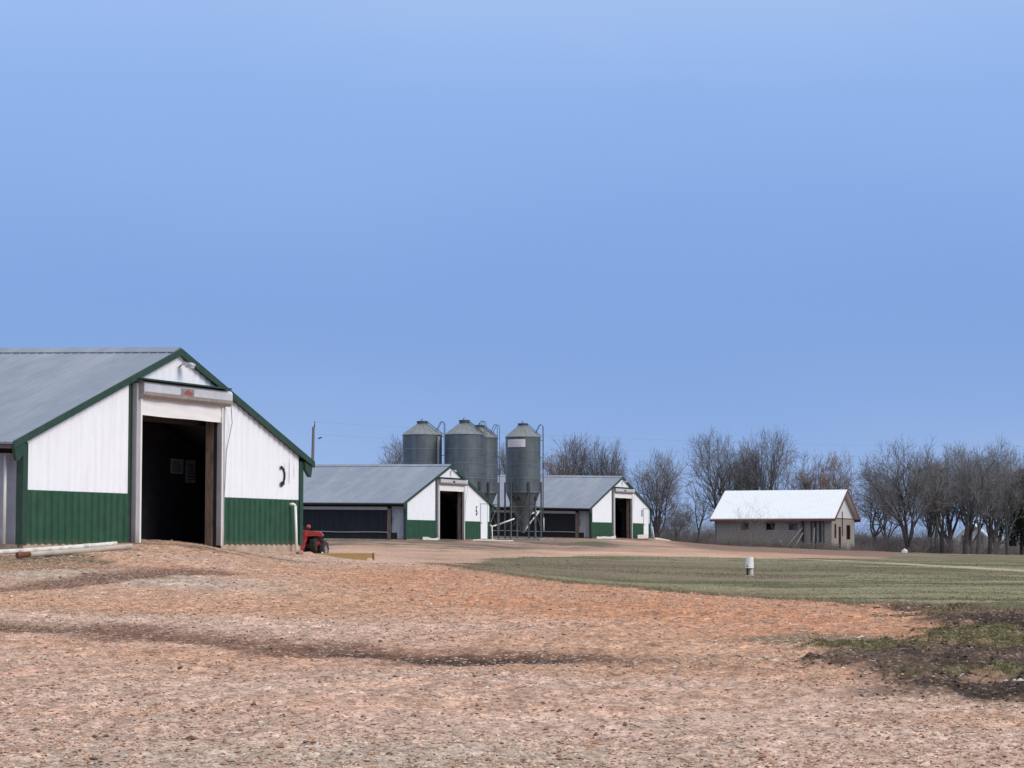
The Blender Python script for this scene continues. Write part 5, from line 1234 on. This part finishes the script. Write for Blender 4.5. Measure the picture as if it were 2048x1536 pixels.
# dead grass at the pad edge and over the field
n = 13000; k = rg.random(n); ex = np.array([q[0] for q in GRASS[:12]]); ey = np.array([q[1] for q in GRASS[:12]])
ti = rg.random(n)*10.5; i0 = ti.astype(int); fr = ti-i0
X = ex[i0]+(ex[i0+1]-ex[i0])*fr+rg.normal(size=n)*0.35; Y = ey[i0]+(ey[i0+1]-ey[i0])*fr+rg.normal(size=n)*0.6
tag(blades('grass', X, Y, 0.03, 0.11, 0.006, M['drygrass'], 'dead grass fringe where the gravel pad meets the field', 4, 0.8), cat='grass')

# tufts over the field
for lo_, hi_, ct in ((44, 75, 42000), (75, 125, 34000)):
    Y = lo_+(hi_-lo_)*rg.random(ct)**1.2; X = ((850+1350*rg.random(ct))-CX)/F_PX*Y; m__, *_ = masks(X, Y)
    keep = (m__['grass'] > 0.6) & (m__['track'] < 0.2) & (fbm(X*0.45, Y, 0.30, 5, 101, 0.6)+0.2*(rg.random(ct)-0.5) > 0.48)
    X, Y = X[keep], Y[keep]; h_ = len(X)//2
    tag(blades('grass', X[:h_], Y[:h_], 0.012, 0.045, 0.018 if lo_ < 60 else 0.03, M['fieldgrass'], 'low green tufts over the %s half of the old field' % ('near' if lo_ < 60 else 'far'), 6), cat='grass')
    tag(blades('grass', X[h_:], Y[h_:], 0.010, 0.038, 0.016 if lo_ < 60 else 0.028, M['fieldstraw'], 'straw coloured tufts over the %s half of the old field' % ('near' if lo_ < 60 else 'far'), 7), cat='grass')

# gravel stones lying on the pad
n = 140000
Yg = 14.5+ (60-14.5)*rg.random(n)**1.7; tg = (rg.random(n)-0.5)*0.54; Xg = tg*Yg
m__, *_ = masks(Xg, Yg); pk = (1-m__['grass'])*(1-0.93*m__['soil'])*(1-0.55*m__['rut'])*(1-0.9*m__['rutcore']); keep = rg.random(n) < pk*(0.35+0.65*ss(0.35, 0.6, fbm(Xg, Yg, 0.5, 3, 151)))
Xg, Yg = Xg[keep], Yg[keep]; n = len(Xg)
m__, *_ = masks(Xg, Yg); Zg = base_z(Xg, Yg)+micro(Xg, Yg, m__)
rs = np.clip(np.exp(rg.normal(size=n)*0.42)*0.0095, 0.005, 0.035)*(1+0.012*(Yg-15))
oct_ = np.array([[1, 0, 0], [0, 1, 0], [-1, 0, 0], [0, -1, 0], [0, 0, 1], [0, 0, -0.6]], float)
Vg = oct_[None]*(0.75+0.6*rg.random((n, 6, 1)))+rg.normal(size=(n, 6, 3))*0.12
Vg[:, :, 2] *= 0.62; Vg[:, :, 0] *= (0.8+0.7*rg.random(n))[:, None]
th = rg.random(n)*6.283; c_, s_ = np.cos(th)[:, None], np.sin(th)[:, None]
Vx = Vg[:, :, 0]*c_-Vg[:, :, 1]*s_; Vy = Vg[:, :, 0]*s_+Vg[:, :, 1]*c_
Vg = np.stack([Vx*rs[:, None]+Xg[:, None], Vy*rs[:, None]+Yg[:, None], Vg[:, :, 2]*rs[:, None]+(Zg+rs*0.1)[:, None]], -1).reshape(-1, 3)
of = np.array([[0, 1, 4], [1, 2, 4], [2, 3, 4], [3, 0, 4], [1, 0, 5], [2, 1, 5], [3, 2, 5], [0, 3, 5]])
Fg = (np.arange(n)[:, None, None]*6+of[None]).reshape(-1, 3)
pal = np.array([[0.48, 0.32, 0.235], [0.42, 0.255, 0.17], [0.54, 0.41, 0.33], [0.38, 0.30, 0.24], [0.30, 0.16, 0.10], [0.62, 0.55, 0.49], [0.14, 0.09, 0.07]])
ch = rg.choice(7, n, p=[.33, .21, .18, .08, .09, .04, .07]); cg = pal[ch]*(0.85+0.3*rg.random((n, 1))); cg = cg*(1-0.5*np.maximum(m__['rut'], m__['rutcore']))[:, None]
def attr_mat(name):
    mt = bpy.data.materials.new(name); mt.use_nodes = True; n_t = mt.node_tree; b_ = n_t.nodes['Principled BSDF']; a_t = n_t.nodes.new('ShaderNodeAttribute'); a_t.attribute_name = 'albedo'
    no = n_t.nodes.new('ShaderNodeTexNoise'); no.inputs['Scale'].default_value = 60; mr_ = n_t.nodes.new('ShaderNodeMapRange'); mr_.inputs['To Min'].default_value = 0.75; mr_.inputs['To Max'].default_value = 1.25
    n_t.links.new(no.outputs['Fac'], mr_.inputs['Value']); vm = n_t.nodes.new('ShaderNodeVectorMath'); vm.operation = 'SCALE'; n_t.links.new(a_t.outputs['Color'], vm.inputs[0]); n_t.links.new(mr_.outputs[0], vm.inputs['Scale'])
    n_t.links.new(vm.outputs[0], b_.inputs['Base Color']); b_.inputs['Roughness'].default_value = 0.9; b_.inputs['Specular IOR Level'].default_value = 0.2; return mt
M['gravel'] = attr_mat('mixed_gravel_stone')
o = np_mesh('gravel', Vg, Fg, M['gravel'], cols=np.repeat(cg, 6, 0)); tag(o, 'loose pinkish and grey gravel over the farm yard', 'gravel', None, 'stuff')
# clods of turned earth
n = 3800; Yc = 20+18*rg.random(n); Xc = ((1560+520*rg.random(n))-CX)/F_PX*Yc; m__, *_ = masks(Xc, Yc); keep = m__['soil'] > 0.45; Xc, Yc = Xc[keep], Yc[keep]; n = len(Xc); m__, *_ = masks(Xc, Yc)
Zc = base_z(Xc, Yc)+micro(Xc, Yc, m__); rs = np.clip(np.exp(rg.normal(size=n)*0.5)*0.015, 0.006, 0.040)
Vg = oct_[None]*(0.7+0.7*rg.random((n, 6, 1)))+rg.normal(size=(n, 6, 3))*0.15; Vg[:, :, 2] *= 0.7
Vg = (Vg*rs[:, None, None]+np.stack([Xc, Yc, Zc], -1)[:, None, :]).reshape(-1, 3); Fg = (np.arange(n)[:, None, None]*6+of[None]).reshape(-1, 3)
cg = np.array([0.085, 0.060, 0.048])*(0.6+0.8*rg.random((n, 1))); wh = rg.random(n) < 0.03; cg[wh] = (0.55, 0.5, 0.45)
o = np_mesh('soil_clods', Vg, Fg, M['gravel'], cols=np.repeat(cg, 6, 0)); tag(o, 'dark clods scattered on the turned soil at the lower right', 'soil', None, 'stuff')
